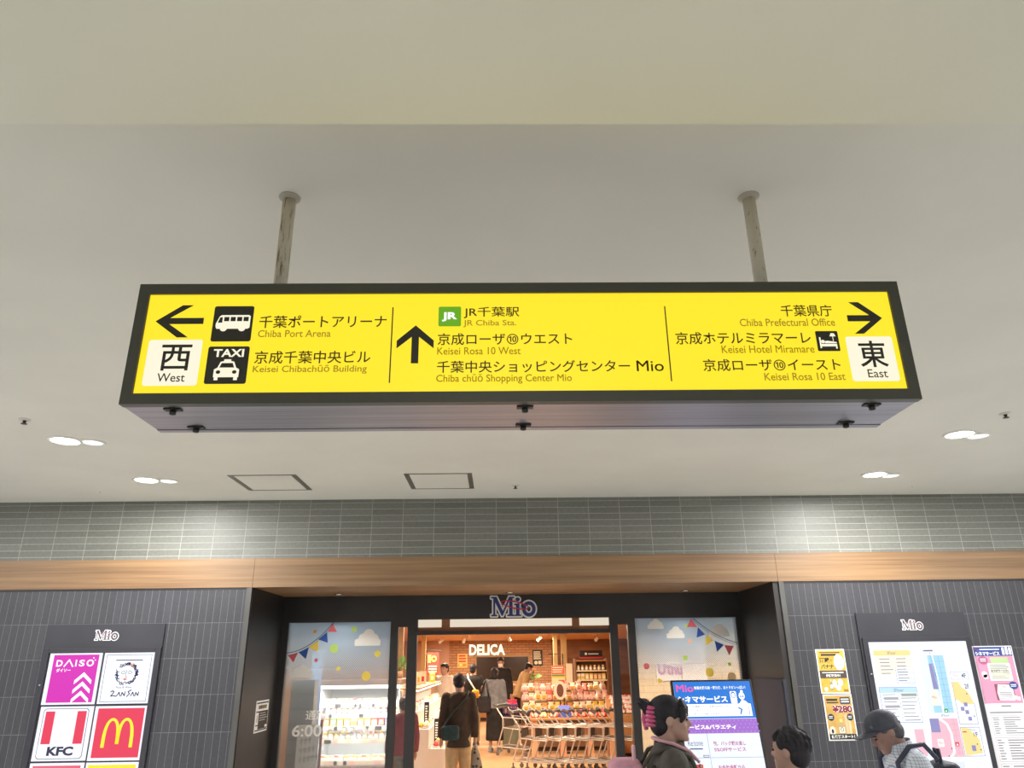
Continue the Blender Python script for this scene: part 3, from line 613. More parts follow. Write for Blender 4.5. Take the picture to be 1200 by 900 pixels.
def floor_map():
    t = thing('floor_map', 'tall backlit floor map of the shopping centre on the dark tiles', 'signboard', (4.25, YF-.01, .15))
    MB().box((3.68, YF-.022, .2), (4.812, YF+.002, 2.136)).build('backboard', m_board, t)
    fr = MB()
    for a, b in (((3.70, .2), (3.755, 1.895)), ((4.767, .2), (4.812, 1.895)), ((3.755, 1.852), (4.767, 1.895)), ((3.755, .2), (4.767, .26))): fr.box((a[0], YF-.04, a[1]), (b[0], YF-.02, b[1]), bev=.003)
    fr.build('frame', M('#3a393e', .35, .3), t)
    lb = MB(); mio_logo(Sheet(lb, (0, YF-.0235, 0)), 4.142, 1.97, 4.355, 2.063, 1, M('#4a4852', .5), wht, M('#8f6a78', .5), .006); lb.build('logo', None, t)
    MB().lathe([(.008, YF-.05), (.008, YF-.038)], (3.73, 0, 1.55), 10, ax='y').build('lock', M('#c9c6c2', .3, .7), t)
    p = MB().box((3.757, YF-.03, .26), (4.765, YF-.0215, 1.852)).build('map_panel', emi('#eef2fd', 1.0), t)
    b = MB(); s = Sheet(b, (0, YF-.0305, 0)); random.seed(5)
    grey = emi('#7d84a2', .75); dk = emi('#464c70', .6); blu = emi('#6f98d4', .85); cy = emi('#a9d8ee', .93); pur = emi('#9a97cc', .8); pk = emi('#efbccb', .93); yl = emi('#f6dc94', .95); W_ = emi('#ffffff', 1); rd = emi('#e24a4a', .9); gr = emi('#3fae5a', .8); cr = emi('#fbf1dc', .97)
    # yellow headed table
    s.rect(3.79, 1.54, 4.168, 1.772, 1, cr); s.rect(3.79, 1.722, 4.168, 1.772, 2, yl); s.text('3Floor', 3.93, 1.733, 4.02, 1.761, 3, grey)
    for k in range(5):
        z = 1.70-k*.034; s.bars(3.84, z-.02, 3.97, z, 1, 2, grey, .35); s.bars(4.01, z-.02, 4.14, z, 1, 2, grey, .35)
    s.rect(3.985, 1.458, 4.166, 1.61, 3, blu); s.rect(3.988, 1.461, 4.163, 1.607, 4, W_)
    for k in range(5): s.rect(3.988, 1.472+k*.027, 4.163, 1.475+k*.027, 5, blu); s.bars(4.0, 1.478+k*.027, 4.12, 1.49+k*.027, 1, 5, dk, .5)
    # blue headed table
    s.rect(3.785, 1.098, 4.168, 1.425, 1, blu); s.rect(3.789, 1.102, 4.164, 1.421, 2, W_); s.rect(3.789, 1.372, 4.164, 1.421, 3, emi('#bfe0f7', .95)); s.text('2Floor', 3.93, 1.383, 4.03, 1.411, 4, grey)
    for k in range(8):
        z = 1.105+k*.0335; s.rect(3.789, z, 4.164, z+.002, 3, blu); s.bars(3.81, z+.01, 3.95, z+.024, 1, 3, grey, .45); s.bars(3.99, z+.01, 4.15, z+.024, 1, 3, dk if k % 3 == 0 else grey, .45)
    s.rect(3.975, 1.102, 3.978, 1.372, 4, blu)
    for z in (1.31, 1.235): s.rect(3.82, z, 3.965, z+.024, 4, emi('#b5b6bd', .8))
    s.rect(4.0, 1.342, 4.155, 1.366, 4, emi('#a9b3a9', .8))
    s.rect(4.065, .80, 4.156, 1.04, 1, pk)
    # upper floor plan
    s.rect(4.25, 1.183, 4.5, 1.72, 1, emi('#dfeaf6', 1)); s.poly([(4.36, 1.72), (4.5, 1.718), (4.493, 1.183), (4.40, 1.183), (4.375, 1.5)], 2, cy); s.poly([(4.335, 1.72), (4.385, 1.72), (4.392, 1.64), (4.335, 1.64)], 2, cy)
    s.rect(4.335, 1.4, 4.394, 1.64, 2, pur); s.rect(4.30, 1.2, 4.36, 1.4, 2, cr); s.text('Mio', 4.305, 1.315, 4.35, 1.34, 3, rd)
    s.rect(4.3, 1.185, 4.38, 1.25, 3, cy)
    for k in range(9): s.rect(4.405, 1.22+k*.055, 4.497, 1.2215+k*.055, 3, blu)
    s.rect(4.445, 1.185, 4.447, 1.71, 3, blu); s.line([(4.385, 1.72), (4.4, 1.5), (4.395, 1.2)], .012, 4, W_); s.rect(4.3, 1.755, 4.41, 1.772, 1, emi('#c9c6dd', .9)); s.bars(4.31, 1.758, 4.4, 1.77, 1, 2, dk, .6, 0); s.poly([(4.366, 1.738), (4.376, 1.738), (4.371, 1.75)], 2, dk)
    s.rrect(4.398, 1.186, 4.436, 1.219, .004, 5, gr); s.poly([(4.405, 1.192), (4.429, 1.192), (4.417, 1.212)], 6, W_)
    s.text('2Floor', 4.355, 1.15, 4.445, 1.172, 2, grey)
    # lower floor plan
    s.poly([(4.245, 1.135), (4.515, 1.133), (4.515, .79), (4.20, .79)], 1, pk); s.rect(4.235, 1.01, 4.325, 1.132, 2, pur); s.line([(4.34, 1.13), (4.4, 1.08), (4.425, 1.0), (4.42, .83), (4.38, .79)], .022, 3, W_)
    for k in range(6): s.rect(4.44, .82+k*.052, 4.51, .8215+k*.052, 2, emi('#d98a9a', .9))
    s.rect(4.47, .8, 4.4715, 1.13, 2, emi('#d98a9a', .9)); s.rrect(4.275, .88, 4.335, .95, .006, 2, W_); s.text('Mio', 4.283, .9, 4.327, .93, 3, rd)
    s.rrect(4.443, .884, 4.481, .92, .004, 5, rd); s.poly([(4.451, .891), (4.473, .891), (4.462, .912)], 6, W_)
    s.rect(4.31, .3, 4.5, .75, 1, emi('#dfe6f6', .95)); s.rect(4.0, .35, 4.28, .72, 1, emi('#f6ecd8', .97))
    # floor keys at the far edge
    s.line([(4.535, 1.49), (4.714, 1.49), (4.714, 1.56), (4.535, 1.56)], .003, 1, pur, True); s.text('Mio', 4.56, 1.512, 4.615, 1.543, 2, pk); s.text('4F', 4.645, 1.502, 4.69, 1.545, 2, dk, .01)
    s.text('2F', 4.655, 1.403, 4.70, 1.445, 2, dk, .01); s.text('1F', 4.646, .966, 4.686, 1.006, 2, dk, .01)
    s.poly([(4.535, 1.465), (4.6, 1.465), (4.62, 1.42), (4.67, 1.38), (4.7, 1.31), (4.715, 1.26), (4.60, 1.26), (4.56, 1.30), (4.53, 1.30)], 2, yl)
    s.line([(4.535, 1.465), (4.53, 1.08), (4.715, 1.08), (4.718, 1.27)], .003, 2, dk)
    for u, z in ((4.57, 1.2), (4.61, 1.24), (4.61, 1.17), (4.625, 1.11)): s.rect(u, z, u+.035, z+.035, 3, pur)
    s.poly([(4.53, 1.045), (4.60, 1.045), (4.64, 1.0), (4.69, .95), (4.70, .82), (4.53, .8)], 2, yl); s.line([(4.525, 1.05), (4.715, 1.05), (4.715, .795), (4.52, .795), (4.525, 1.05)], .003, 2, dk)
    s.rect(4.6, .84, 4.64, .89, 3, pur); s.rect(4.54, 1.005, 4.58, 1.015, 3, rd)
    for u, z in ((4.66, 1.355), (4.69, 1.15), (4.66, .9), (4.685, .85), (4.4, .865), (4.36, .8)): s.disc(u, z, .006, .006, 4, dk, 10)
    s.text('1Floor', 4.6, 1.018, 4.68, 1.038, 2, pur)
    b.build('map_print', None, p)
floor_map()

def paper(name, label, cat, x0, z0, x1, z1, border, fn, group=None, y=YF):
    t = thing(name, label, cat, ((x0+x1)/2, y, z0), group)
    MB().box((x0, y-.0035, z0), (x1, y-.0005, z1)).build('sheet', border, t)
    b = MB(); fn(Sheet(b, (0, y-.0037, 0))); b.build('print', None, t); return t
blk = M('#2b2622', .6); gold = mottled('gold_paper', '#c69c34', '#d8b04a', 12, .6, 0, 0); gold2 = mottled('ochre_paper', '#b98f45', '#cba45a', 12, .6, 0, 0)
def bottle2d(s, u, v, w, h, l, body, cap, lab):
    s.rrect(u-w/2, v, u+w/2, v+h*.72, w*.2, l, body); s.poly([(u-w*.42, v+h*.68), (u+w*.42, v+h*.68), (u+w*.2, v+h*.84), (u-w*.2, v+h*.84)], l+.3, body); s.rect(u-w*.2, v+h*.82, u+w*.2, v+h, l+.5, cap); s.rect(u-w*.38, v+h*.2, u+w*.38, v+h*.52, l+.8, lab)
def poster_a(s):
    s.rect(3.224, 1.382, 3.497, 1.778, 1, gold)
    s.bars(3.25, 1.752, 3.46, 1.764, 1, 2, blk, .7, .05); s.rect(3.262, 1.727, 3.415, 1.745, 2, blk); s.disc(3.435, 1.665, .052, .075, 2, wht); s.disc(3.44, 1.66, .04, .06, 2.4, M('#dcd8d0', .6))
    s.text('酒蔵', 3.238, 1.66, 3.34, 1.71, 3, blk, .03); s.text('がつくった', 3.348, 1.672, 3.478, 1.698, 3, M('#6a5a3a', .6), .02); s.text('バナナ', 3.245, 1.603, 3.375, 1.647, 3, blk, .03); s.text('シリーズ', 3.38, 1.603, 3.472, 1.632, 3, blk, .015)
    s.rect(3.224, 1.515, 3.497, 1.587, 2, M('#4a4038', .6)); s.bars(3.25, 1.56, 3.47, 1.575, 1, 3, wht, .6, .02); s.text('好評販売中！', 3.285, 1.525, 3.43, 1.553, 3, wht, .03)
    for u, v, a, b in ((3.36, 1.465, .022, .038), (3.42, 1.475, .026, .034), (3.395, 1.425, .026, .026)): s.disc(u, v, a, b, 2, M('#e9e4da', .6)); s.disc(u+.004, v, a*.6, b*.6, 2.5, wht)
    bottle2d(s, 3.325, 1.402, .034, .1, 2, M('#a2946a', .5), M('#c9c1a2', .5), wht); s.disc(3.268, 1.412, .018, .02, 2, wht); s.text('飯沼', 3.44, 1.39, 3.485, 1.412, 2, blk, .02)
def poster_b(s):
    s.rect(3.232, .96, 3.5, 1.354, 1, gold2); s.rect(3.25, 1.305, 3.36, 1.325, 2, blk); s.rrect(3.385, 1.275, 3.485, 1.338, .01, 2, M('#2d3142', .6)); s.bars(3.395, 1.285, 3.475, 1.33, 2, 3, wht, .5, .02); s.bars(3.25, 1.278, 3.37, 1.3, 1, 2, blk, .5, .1)
    dr = M('#7d2030', .5); s.text('¥280', 3.295, 1.195, 3.497, 1.267, 2, wht, .085); s.text('¥280', 3.298, 1.198, 3.494, 1.264, 3, dr, .035)
    for u in (3.272, 3.462): s.disc(u, 1.155, .032, .032, 2, M('#23303a', .6)); s.bars(u-.02, 1.142, u+.02, 1.17, 2, 3, wht, .45, .1)
    bottle2d(s, 3.365, .985, .07, .155, 2, M('#b59a68', .5), M('#d9cf7c', .5), M('#f0ead8', .5)); s.ring(3.365, 1.045, .014, .017, .006, 4, blk, 16)
    s.rrect(3.405, 1.0, 3.435, 1.18, .012, 1.7, M('#cdb48a', .5)); s.rrect(3.44, 1.0, 3.462, 1.15, .01, 1.6, M('#d9c39a', .5)); s.disc(3.27, 1.03, .03, .045, 2, M('#e3dbc5', .6)); s.disc(3.27, 1.03, .012, .02, 2.5, blk); s.line([(3.41, .985), (3.44, 1.0), (3.49, .985)], .008, 2, wht)
    s.rect(3.232, .956, 3.5, 1.005, 3, blk); s.text('新価格スタート！', 3.25, .965, 3.48, .997, 4, wht, .03)
pa = paper('poster', 'yellow poster with white bottles on the dark tiles, above the price poster', 'poster', 3.213, 1.372, 3.507, 1.79, wht, poster_a)
pb = paper('poster', 'ochre price poster reading 280 yen on the dark tiles', 'poster', 3.221, .945, 3.51, 1.364, wht, poster_b)
def poster_c(s):
    nv = M('#2f4486', .5); pk = M('#c98aa4', .6); cr = M('#e9ecd2', .6); dk = M('#6f6a70', .6); wm = M('#f2ecef', .6)
    s.rect(4.84, 1.705, 5.232, 1.792, 1, nv); s.text('シネマサービス', 4.852, 1.71, 5.10, 1.748, 2, wht, .03); s.bars(4.9, 1.76, 5.11, 1.776, 1, 2, wht, .5, .05); s.text('Mio', 4.848, 1.755, 4.89, 1.782, 2, M('#c66a94', .5), .03)
    for u, h in ((5.13, .06), (5.165, .075), (5.2, .06)): s.rrect(u, 1.715, u+.025, 1.715+h, .008, 2, wht); s.disc(u+.012, 1.715+h, .012, .012, 2.3, wht)
    s.rect(4.84, 1.262, 5.228, 1.705, 1, pk)
    s.poly([(4.99, 1.69), (5.17, 1.69), (5.175, 1.63), (4.995, 1.63)], 2, M('#a9bf8a', .6)); s.rrect(4.95, 1.47, 5.18, 1.635, .01, 2.5, cr)
    s.bars(4.97, 1.49, 5.165, 1.625, 8, 3.5, dk, .35, .2); s.text('まつげサービス！', 4.975, 1.552, 5.15, 1.578, 4, dk, .02)
    s.disc(4.915, 1.665, .048, .04, 2.6, M('#a4587c', .6)); s.bars(4.885, 1.65, 4.945, 1.685, 2, 3.4, wht, .45, .1); s.disc(4.9, 1.53, .028, .03, 3, wht); s.rrect(4.885, 1.49, 4.93, 1.53, .008, 3, wht)
    s.rect(4.975, 1.29, 5.165, 1.44, 2, M('#8a4a5c', .6)); s.poly([(4.99, 1.36), (5.0, 1.29), (5.155, 1.285), (5.155, 1.43), (5.01, 1.435)], 2.5, wm); s.bars(5.01, 1.3, 5.145, 1.37, 4, 3.5, dk, .35, .15); s.text('Mio', 5.055, 1.4, 5.095, 1.422, 3.5, redp)
    s.disc(5.17, 1.425, .045, .036, 3.6, nv); s.bars(5.14, 1.41, 5.2, 1.44, 2, 4.4, wht, .4, .1); s.poly([(5.15, 1.335), (5.215, 1.315), (5.205, 1.28), (5.145, 1.3)], 3.6, M('#dfe9e0', .6))
    s.bars(5.0, 1.228, 5.1, 1.245, 1, 1, dk, .6, 0); s.bars(4.87, 1.17, 5.2, 1.185, 1, 1, dk, .6, 0)
    for a, b in ((.97, 1.15), (.74, .95), (.5, .72)):
        s.line([(4.87, a), (5.215, a), (5.215, b), (4.87, b)], .003, 1, M('#a9a7ac', .6), True); s.bars(4.885, a+.012, 4.95, b-.01, 8, 1, dk, .3, .4); s.bars(4.99, a+.012, 5.2, b-.01, 8, 1, dk, .3, .5)
paper('poster', 'tall pink and grey service poster beside the backlit floor map', 'poster', 4.83, .42, 5.242, 1.802, M('#d8d6d8', .6), poster_c)

# notice on the side of the porch (the porch wall faces +x)
t = thing('notice', 'small black and white notice on the dark porch wall beside the shop front', 'notice', (-2.56, 8.74, 1.04))
MB().box((-2.5598, 8.512, 1.045), (-2.557, 8.96, 1.355)).build('sheet', wht, t)
b = MB(); s = Sheet(b, (-2.5568, 0, 0), (0, 1, 0), (0, 0, 1), (1, 0, 0))
s.rect(8.53, 1.325, 8.945, 1.338, 1, blk); s.bars(8.6, 1.268, 8.88, 1.312, 1, 1, M('#a58a5a'), .8, 0); s.text('お知らせ', 8.59, 1.268, 8.89, 1.312, 2, blk, .03)
s.rect(8.62, 1.075, 8.945, 1.25, 1, blk); s.rect(8.53, 1.24, 8.945, 1.252, 1, blk); s.bars(8.65, 1.15, 8.93, 1.24, 4, 2, M('#b9b6b2'), .35, .3); s.rect(8.53, 1.11, 8.945, 1.12, 2, blk); s.disc(8.575, 1.18, .014, .04, 1, M('#b58a80')); s.rect(8.86, 1.085, 8.93, 1.11, 3, wht); s.rect(8.53, 1.06, 8.945, 1.072, 1, blk)
b.build('print', None, t)
# dark panel on the opposite porch wall
t = thing('wall_cabinet', 'flat dark blue grey panel box on the porch wall behind the screen kiosk', 'panel', (2.87, 8.4, 0))
MB().box((2.835, 7.98, .04), (2.869, 8.868, 1.512), bev=.006).build('body', M('#2a2b38', .6), t)
MB().box((2.831, 8.0, .08), (2.8345, 8.848, 1.492)).build('panel', M('#2e3044', .6), t)
MB().box((2.85, 8.0, 0), (2.868, 8.85, .041)).build('plinth', M('#1c1c22'), t)

# shop logo on the header
t = thing('shop_logo', 'blue serif shop logo with a red ellipse and white outline over the door', 'logo', (.16, YG-.03, 2.21))
b = MB(); mio_logo(Sheet(b, (0, YG-.031, 0), step=.004), -.102, 2.218, .425, 2.44, 1, M('#2b3a78', .4), M('#efeae0', .4), M('#c02c40', .4), .017); b.build('letters', None, t)
MB().box((-.05, YG-.032, 2.235), (.40, YG-.0299, 2.42)).build('backing', m_metal, t)

# ---------------------------------------------------------------- leaning screen kiosk
def kiosk():
    a = R(15); t = thing('screen_kiosk', 'leaning digital screen kiosk with blue and purple service advert', 'screen', (1.85, 6.8, 0))
    O = Vector((1.85, 7.0, 1.54)); V = Vector((0, math.sin(a), math.cos(a))); N = Vector((0, -math.cos(a), math.sin(a))); U = Vector((1, 0, 0))
    mt = Matrix(((1, 0, 0, O.x), (0, N.y*-1, V.y, O.y), (0, N.z*-1, V.z, O.z), (0, 0, 0, 1)))   # local: x = U, y = -N, z = V
    MB().box((-.355, 0, -1.25), (.355, .05, 0), bev=.006).xform(mt).build('housing', M('#1d1d24', .35, .2), t)
    sc = MB().box((-.337, -.003, -1.2), (.337, .001, -.017)).xform(mt).build('screen', emi('#eaf0fc', 1.0), t)
    b = MB(); s = Sheet(b, O - N*-.0034, U, V, N); 
    bl = emi('#1f78d8', .95); pu = emi('#a46fd0', .95); W_ = emi('#ffffff', 1.1); pk = emi('#ee5fb4', .95); gy = emi('#8aa0c0', .8); ro = emi('#c4508c', .9); dk = emi('#5a6a86', .7)
    s.rect(-.337, -.318, .337, -.017, 1, bl)
    s.text('Mio', -.316, -.1, -.168, -.044, 2, pk, .04); s.text('映画を観る前・観た後、おトクがいっぱい！', -.158, -.083, .29, -.055, 2, W_, .02)
    s.text('シネマサービス', -.316, -.19, .118, -.135, 2, W_, .04)
    s.rect(-.337+.05, -.302, .31, -.202, 2, W_)
    for k, tx in enumerate(('ローザ10の映画チケット半券をお持ちの方は', '各ショップ＆レストランで', 'うれしいサービスが受けられます')): s.text(tx, -.27, -.232-k*.03, -.27+(.4, .25, .3)[k], -.212-k*.03, 3, gy, .01)
    # two plain cut-out figures
    s.rrect(.145, -.2, .2, -.1, .01, 3, W_); s.disc(.172, -.13, .02, .026, 3.4, bl); s.disc(.172, -.133, .014, .018, 3.8, W_)
    s.disc(.245, -.14, .026, .03, 3, W_); s.disc(.25, -.103, .012, .012, 3, W_); s.poly([(.20, -.302), (.215, -.2), (.24, -.17), (.27, -.18), (.31, -.22), (.31, -.302)], 3, W_); s.line([(.20, -.235), (.225, -.25), (.21, -.285)], .012, 4, bl); s.disc(.236, -.145, .006, .008, 4, bl); s.disc(.255, -.145, .006, .008, 4, bl); s.line([(.29, -.235), (.285, -.29)], .005, 4, bl)
    s.rect(-.337, -.435, .337, -.322, 1, pu)
    dot = emi('#bb8ee0', .95)
    for i in range(19):
        for j in range(4): s.disc(-.325+i*.036+(j % 2)*.018, -.337-j*.028, .006, .006, 2, dot, 8)
    s.text('サービス&バラエティ', -.30, -.404, .15, -.367, 3, W_, .04)
    s.rect(-.337, -.622, .337, -.619, 1, gy); s.rect(-.11, -1.2, -.107, -.437, 1, gy)
    s.text('Re:tone', -.28, -.53, -.155, -.485, 2, dk, -.005); s.bars(-.27, -.56, -.16, -.545, 1, 2, dk, .6, .1); s.rect(-.165, -.617, -.117, -.6, 2, dk); s.bars(-.16, -.614, -.121, -.603, 1, 3, W_, .6, 0)
    s.text('靴、バッグ類お直し', -.066, -.53, .206, -.497, 2, ro, .02); s.text('5%OFFサービス', -.066, -.575, .2, -.543, 2, ro, .02)
    s.rect(-.255, -.76, -.18, -.67, 2, emi('#e2483c', .95)); s.text('お会計金額から', -.055, -.712, .165, -.675, 2, ro, .02); s.text('5%OFFサービス', -.055, -.76, .165, -.728, 2, ro, .02)
    s.rect(-.337, -.80, .337, -.797, 1, gy); s.rect(-.26, -.92, -.17, -.85, 2, emi('#5aa86a', .9)); s.rect(-.337, -.98, .337, -.977, 1, gy); s.bars(-.06, -.93, .2, -.85, 2, 2, ro, .5, .2)
    b.build('advert', None, sc)
    MB().box((1.58, 6.62, 0), (2.12, 7.1, .03), bev=.008).build('base', M('#26262c', .4, .3), t)
    MB().tube([(1.85, 6.98, .02), (1.85, 6.99, .5), (1.85, 6.86, .9)], .035, 12).build('stand', M('#26262c', .4, .3), t)
kiosk()
# ---------------------------------------------------------------- inside the shop
YB = 28.0
def kz(z): return H+(z-H)*YB/23.9
KX = YB/23.9
cream = M('#e8dcc0', .6); tanw = wood_mat('shop_timber', '#a9764a', '#c08b5a', 1.5, 20); darkw = M('#3b2c24', .55); whm = M('#f0eee8', .45); blackm = M('#1e1b1a', .5)
t = thing('shop_sign', 'glowing cream capital letters on the brick wall at the back of the shop', 'sign', (-.46, YB-.05, kz(1.91)))
b = MB(); s = Sheet(b, (0, YB-.06, 0)); s.text('DELICA', -.93*KX, kz(1.92), .15*KX, kz(2.235), 1, M('#fff0cf', .4, 0, 1.5), .035); b.build('lettering', None, t)
b = MB(); s = Sheet(b, (0, YB-.02, 0)); s.text('DELICA', -.935*KX, kz(1.915), .155*KX, kz(2.24), 1, M('#8a6a48', .5), .05); b.build('letter_backs', None, t)
wk = struct('window_5', MB().box((-.75*KX, YB-.06, kz(1.87)), (.89*KX, YB-.002, kz(1.93))).box((.045*KX, YB-.05, kz(1.2)), (.085*KX, YB-.002, kz(1.88))).box((-.75*KX, YB-.05, kz(1.2)), (-.71*KX, YB-.002, kz(1.88))).box((.85*KX, YB-.05, kz(1.2)), (.89*KX, YB-.002, kz(1.88))), M('#a8845c'))
MB().box((-.72*KX, YB-.03, kz(1.2)), (.86*KX, YB-.004, kz(1.88))).build('dark_pane', M('#33261e', .15), wk)
def framed(name, label, x0, z0, x1, z1, y, frame, fn):
    t = thing(name, label, 'poster', ((x0+x1)/2, y, z0)); MB().box((x0, y-.03, z0), (x1, y-.004, z1)).build('frame', frame, t)
    b = MB(); fn(Sheet(b, (0, y-.031, 0), step=.003)); b.build('print', None, t)
def bp(s):
    x0, x1, z0, z1 = .98*KX, 1.28*KX, kz(1.61), kz(2.05); random.seed(3)
    s.bars(x0+.04, z0+.2, x1-.03, z1-.03, 5, 1, cream, .55, .25); s.disc(x0+.12, z0+.1, .06, .06, 1, cream); s.rect(x0+.2, z0+.05, x1-.04, z0+.16, 1, cream)
framed('framed_poster', 'black framed menu poster on the brick wall', .98*KX, kz(1.61), 1.28*KX, kz(2.05), YB, blackm, bp)
def yp(s):
    x0, x1, z0, z1 = -1.28*KX, -.99*KX, kz(1.58), kz(1.98)
    s.bars(x0+.04, z0+.16, x1-.04, z1-.03, 3, 1, M('#d0503a'), .6, .1); s.rect(x0+.03, z0+.04, x1-.03, z0+.13, 1, M('#e8902c')); s.disc(x0+.12, z0+.09, .06, .04, 2, M('#f6e08a'))
framed('wall_poster', 'yellow and orange offer poster beside the dark kitchen windows', -1.28*KX, kz(1.58), -.99*KX, kz(1.98), YB, M('#f0cf7a'), yp)
# service counter
t = thing('service_counter', 'brown timber service counter under the dark kitchen windows', 'counter', (-.1, 25.8, 0))
MB().box((-1.5, 25.5, .1), (1.3, 26.1, 1.0)).build('body', tanw, t); MB().box((-1.55, 25.44, 1.0), (1.35, 26.15, 1.05), bev=.01).build('worktop', M('#c9b08a', .4), t); MB().box((-1.45, 25.56, 0), (1.25, 26.05, .1)).build('plinth', darkw, t)
MB().box((-1.2, 25.5, 1.05), (1.1, 25.52, 1.3)).build('glass_guard', G, t)
# track spotlights
def spot(x, y, label, az):
    t = thing('track_spotlight', label, 'spotlight', (x, y, 2.45), 'track spotlights on the shop ceiling')
    MB().box((x-.12, y-.015, 2.43), (x+.12, y+.015, 2.4505)).build('track', whm, t); MB().tube([(x, y, 2.43), (x, y, 2.36)], .012, 8).build('stem', whm, t)
    d = Vector((math.cos(az), math.sin(az), -.6)).normalized(); c = Vector((x, y, 2.34))
    h = MB().tube([c-d*.07, c+d*.09], [.035, .05], 14).build('lamp_head', whm, t)
    MB().tube([c+d*.091, c+d*.094], .042, 14).build('lamp', M('#fff2d8', .4, 0, 6), h)
for x, y, l, a in ((-1.75, 23.5, 'white track spotlight nearest the tall cream pillar', 2.6), (-1.05, 23.2, 'white track spotlight over the tan brick and yellow poster', 1.9), (.25, 21.8, 'white track spotlight above the last letter of the wall sign', 1.2), (1.15, 22.6, 'white track spotlight above the framed menu poster', 3.6), (2.85, 23.0, 'white track spotlight above the timber shelf unit', 2.0)): spot(x, y, l, a)

# ---- product prototypes, all built at the origin, base at z = 0
def proto(name, fn):
    b = MB(); fn(b); me = b.mesh(name); return me
def put(me, name, label, cat, group, loc, rz=0, sc=1):
    o = bpy.data.objects.new(name, me); C.objects.link(o); o.location = loc; o.rotation_euler = (0, 0, rz)
    o.scale = sc if isinstance(sc, tuple) else (sc,)*3
    return tag(o, label, cat, group)
def bag_fn(body, lab):
    def f(b):
        rings = []
        for z, w, d in ((0, .5, .3), (.03, .62, .42), (.10, .68, .48), (.17, .62, .42), (.23, .52, .26), (.28, .36, .12), (.31, .46, .05), (.35, .52, .03)):
            rings.append([Vector((w*.17*math.copysign(abs(math.cos(t))**.7, math.cos(t)), d*.17*math.copysign(abs(math.sin(t))**.7, math.sin(t)), z*.6)) for t in [2*PI*k/14 for k in range(14)]])
        b.loft(rings, body); Sheet(b, (0, -.082, 0), step=.002).rrect(-.06, .035, .06, .125, .01, 1, lab); Sheet(b, (0, -.082, 0), step=.002).rect(-.03, .045, .025, .065, 2, M('#b8604c'))
    return f
def tray_fn(col, col2, n=5):
    def f(b):
        b.box((-.09, -.065, 0), (.09, .065, .012), M('#f4f2ee', .4), .004); b.box((-.09, -.065, .01), (.09, -.058, .03), M('#f4f2ee', .4)); b.box((-.09, .058, .01), (.09, .065, .03), M('#f4f2ee', .4))
        random.seed(n)
        for k in range(6): b.ball((-.062+.062*(k % 3), -.028+.056*(k//3), .026), (.034, .03, .024), col if k % 2 else col2, 8, 6)
        Sheet(b, (0, 0, .052), (1, 0, 0), (0, 1, 0), (0, 0, 1), .001).rect(-.035, -.05, .03, -.015, 1, M('#ffffff'))
    return f
def carton_fn(col, lab):
    def f(b):
        b.box((-.045, -.035, 0), (.045, .035, .12), col, .004); b.prism([(-.045, -.035, .12), (-.045, .035, .12), (-.045, 0, .15)], (.09, 0, 0), col)
        s = Sheet(b, (0, -.0352, 0), step=.001); s.rrect(-.035, .02, .035, .085, .006, 1, lab); s.rect(-.03, .095, .03, .108, 1, M('#ffffff'))
    return f
def jar_fn(col, lid, lab):
    def f(b):
        b.lathe([(.03, 0), (.036, .01), (.036, .075), (.028, .09), (.028, .098)], (0, 0, 0), 14, col); b.lathe([(.03, .096), (.031, .118), (.027, .121)], (0, 0, 0), 14, lid); b.lathe([(.0365, .022), (.0365, .065)], (0, 0, 0), 14, lab, cap=False)
    return f
# ---- open chilled display case behind the 6:00 window
t = thing('chilled_display_case', 'brightly lit open chilled food case behind the 6:00 window', 'display case', (-2.03, 12.2, 0))
cx0, cx1 = -2.66, -1.45
MB().box((cx0, 12.6, 0), (cx1, 12.75, 1.42)).box((cx0, 11.75, 0), (cx0+.03, 12.6, 1.42)).box((cx1-.03, 11.75, 0), (cx1, 12.6, 1.42)).build('cabinet', M('#f6f5f2', .4), t)
MB().box((cx0, 11.72, 0), (cx1, 12.6, .36)).build('base', M('#8d7a70', .4), t)
MB().box((cx0-.02, 11.66, 1.42), (cx1, 12.8, 1.5), bev=.01).build('canopy', M('#8a7262', .45), t)
MB().box((cx0+.03, 11.8, 1.375), (cx1-.03, 11.9, 1.42)).build('light_strip', M('#ffffff', .4, 0, 4), t)
light('AREA', (-2.03, 11.7, 1.40), 28, (1, 1, .98), 1.1, .06, (R(18), 0, 0))
SH = (1.166, 1.027, .865, .696, .425)
cards = (M('#ffffff', .5), M('#4a4846', .5), M('#f2c9c2', .5), M('#e8e0c8', .5))
pc = [('#f2e2c4', '#d8b24a'), ('#e87b6a', '#f4d6cc'), ('#8fb86a', '#e9e2b4'), ('#7a94c8', '#dfe6f2'), ('#c8924e', '#ecd2a0'), ('#d8504a', '#f0a898'), ('#e8c25a', '#f4ecd0'), ('#f0dcc8', '#e8b8a0'), ('#e8b4ac', '#f6e6dc')]
nm = ['cream', 'coral', 'green', 'blue', 'caramel', 'red', 'yellow', 'pale', 'pink']
TR = [proto('food_tray', tray_fn(M(a), M(c), i)) for i, (a, c) in enumerate(pc)]
JR = [proto('food_cup', jar_fn(M(c), M(a), M('#ffffff'))) for a, c in pc]
CA = [proto('food_carton', carton_fn(M(a), M(c))) for a, c in pc]
BG = [proto('bread_bag', bag_fn(M(a, .35), M(c))) for a, c in pc]
lv = ['top', 'second', 'third', 'fourth', 'lowest']
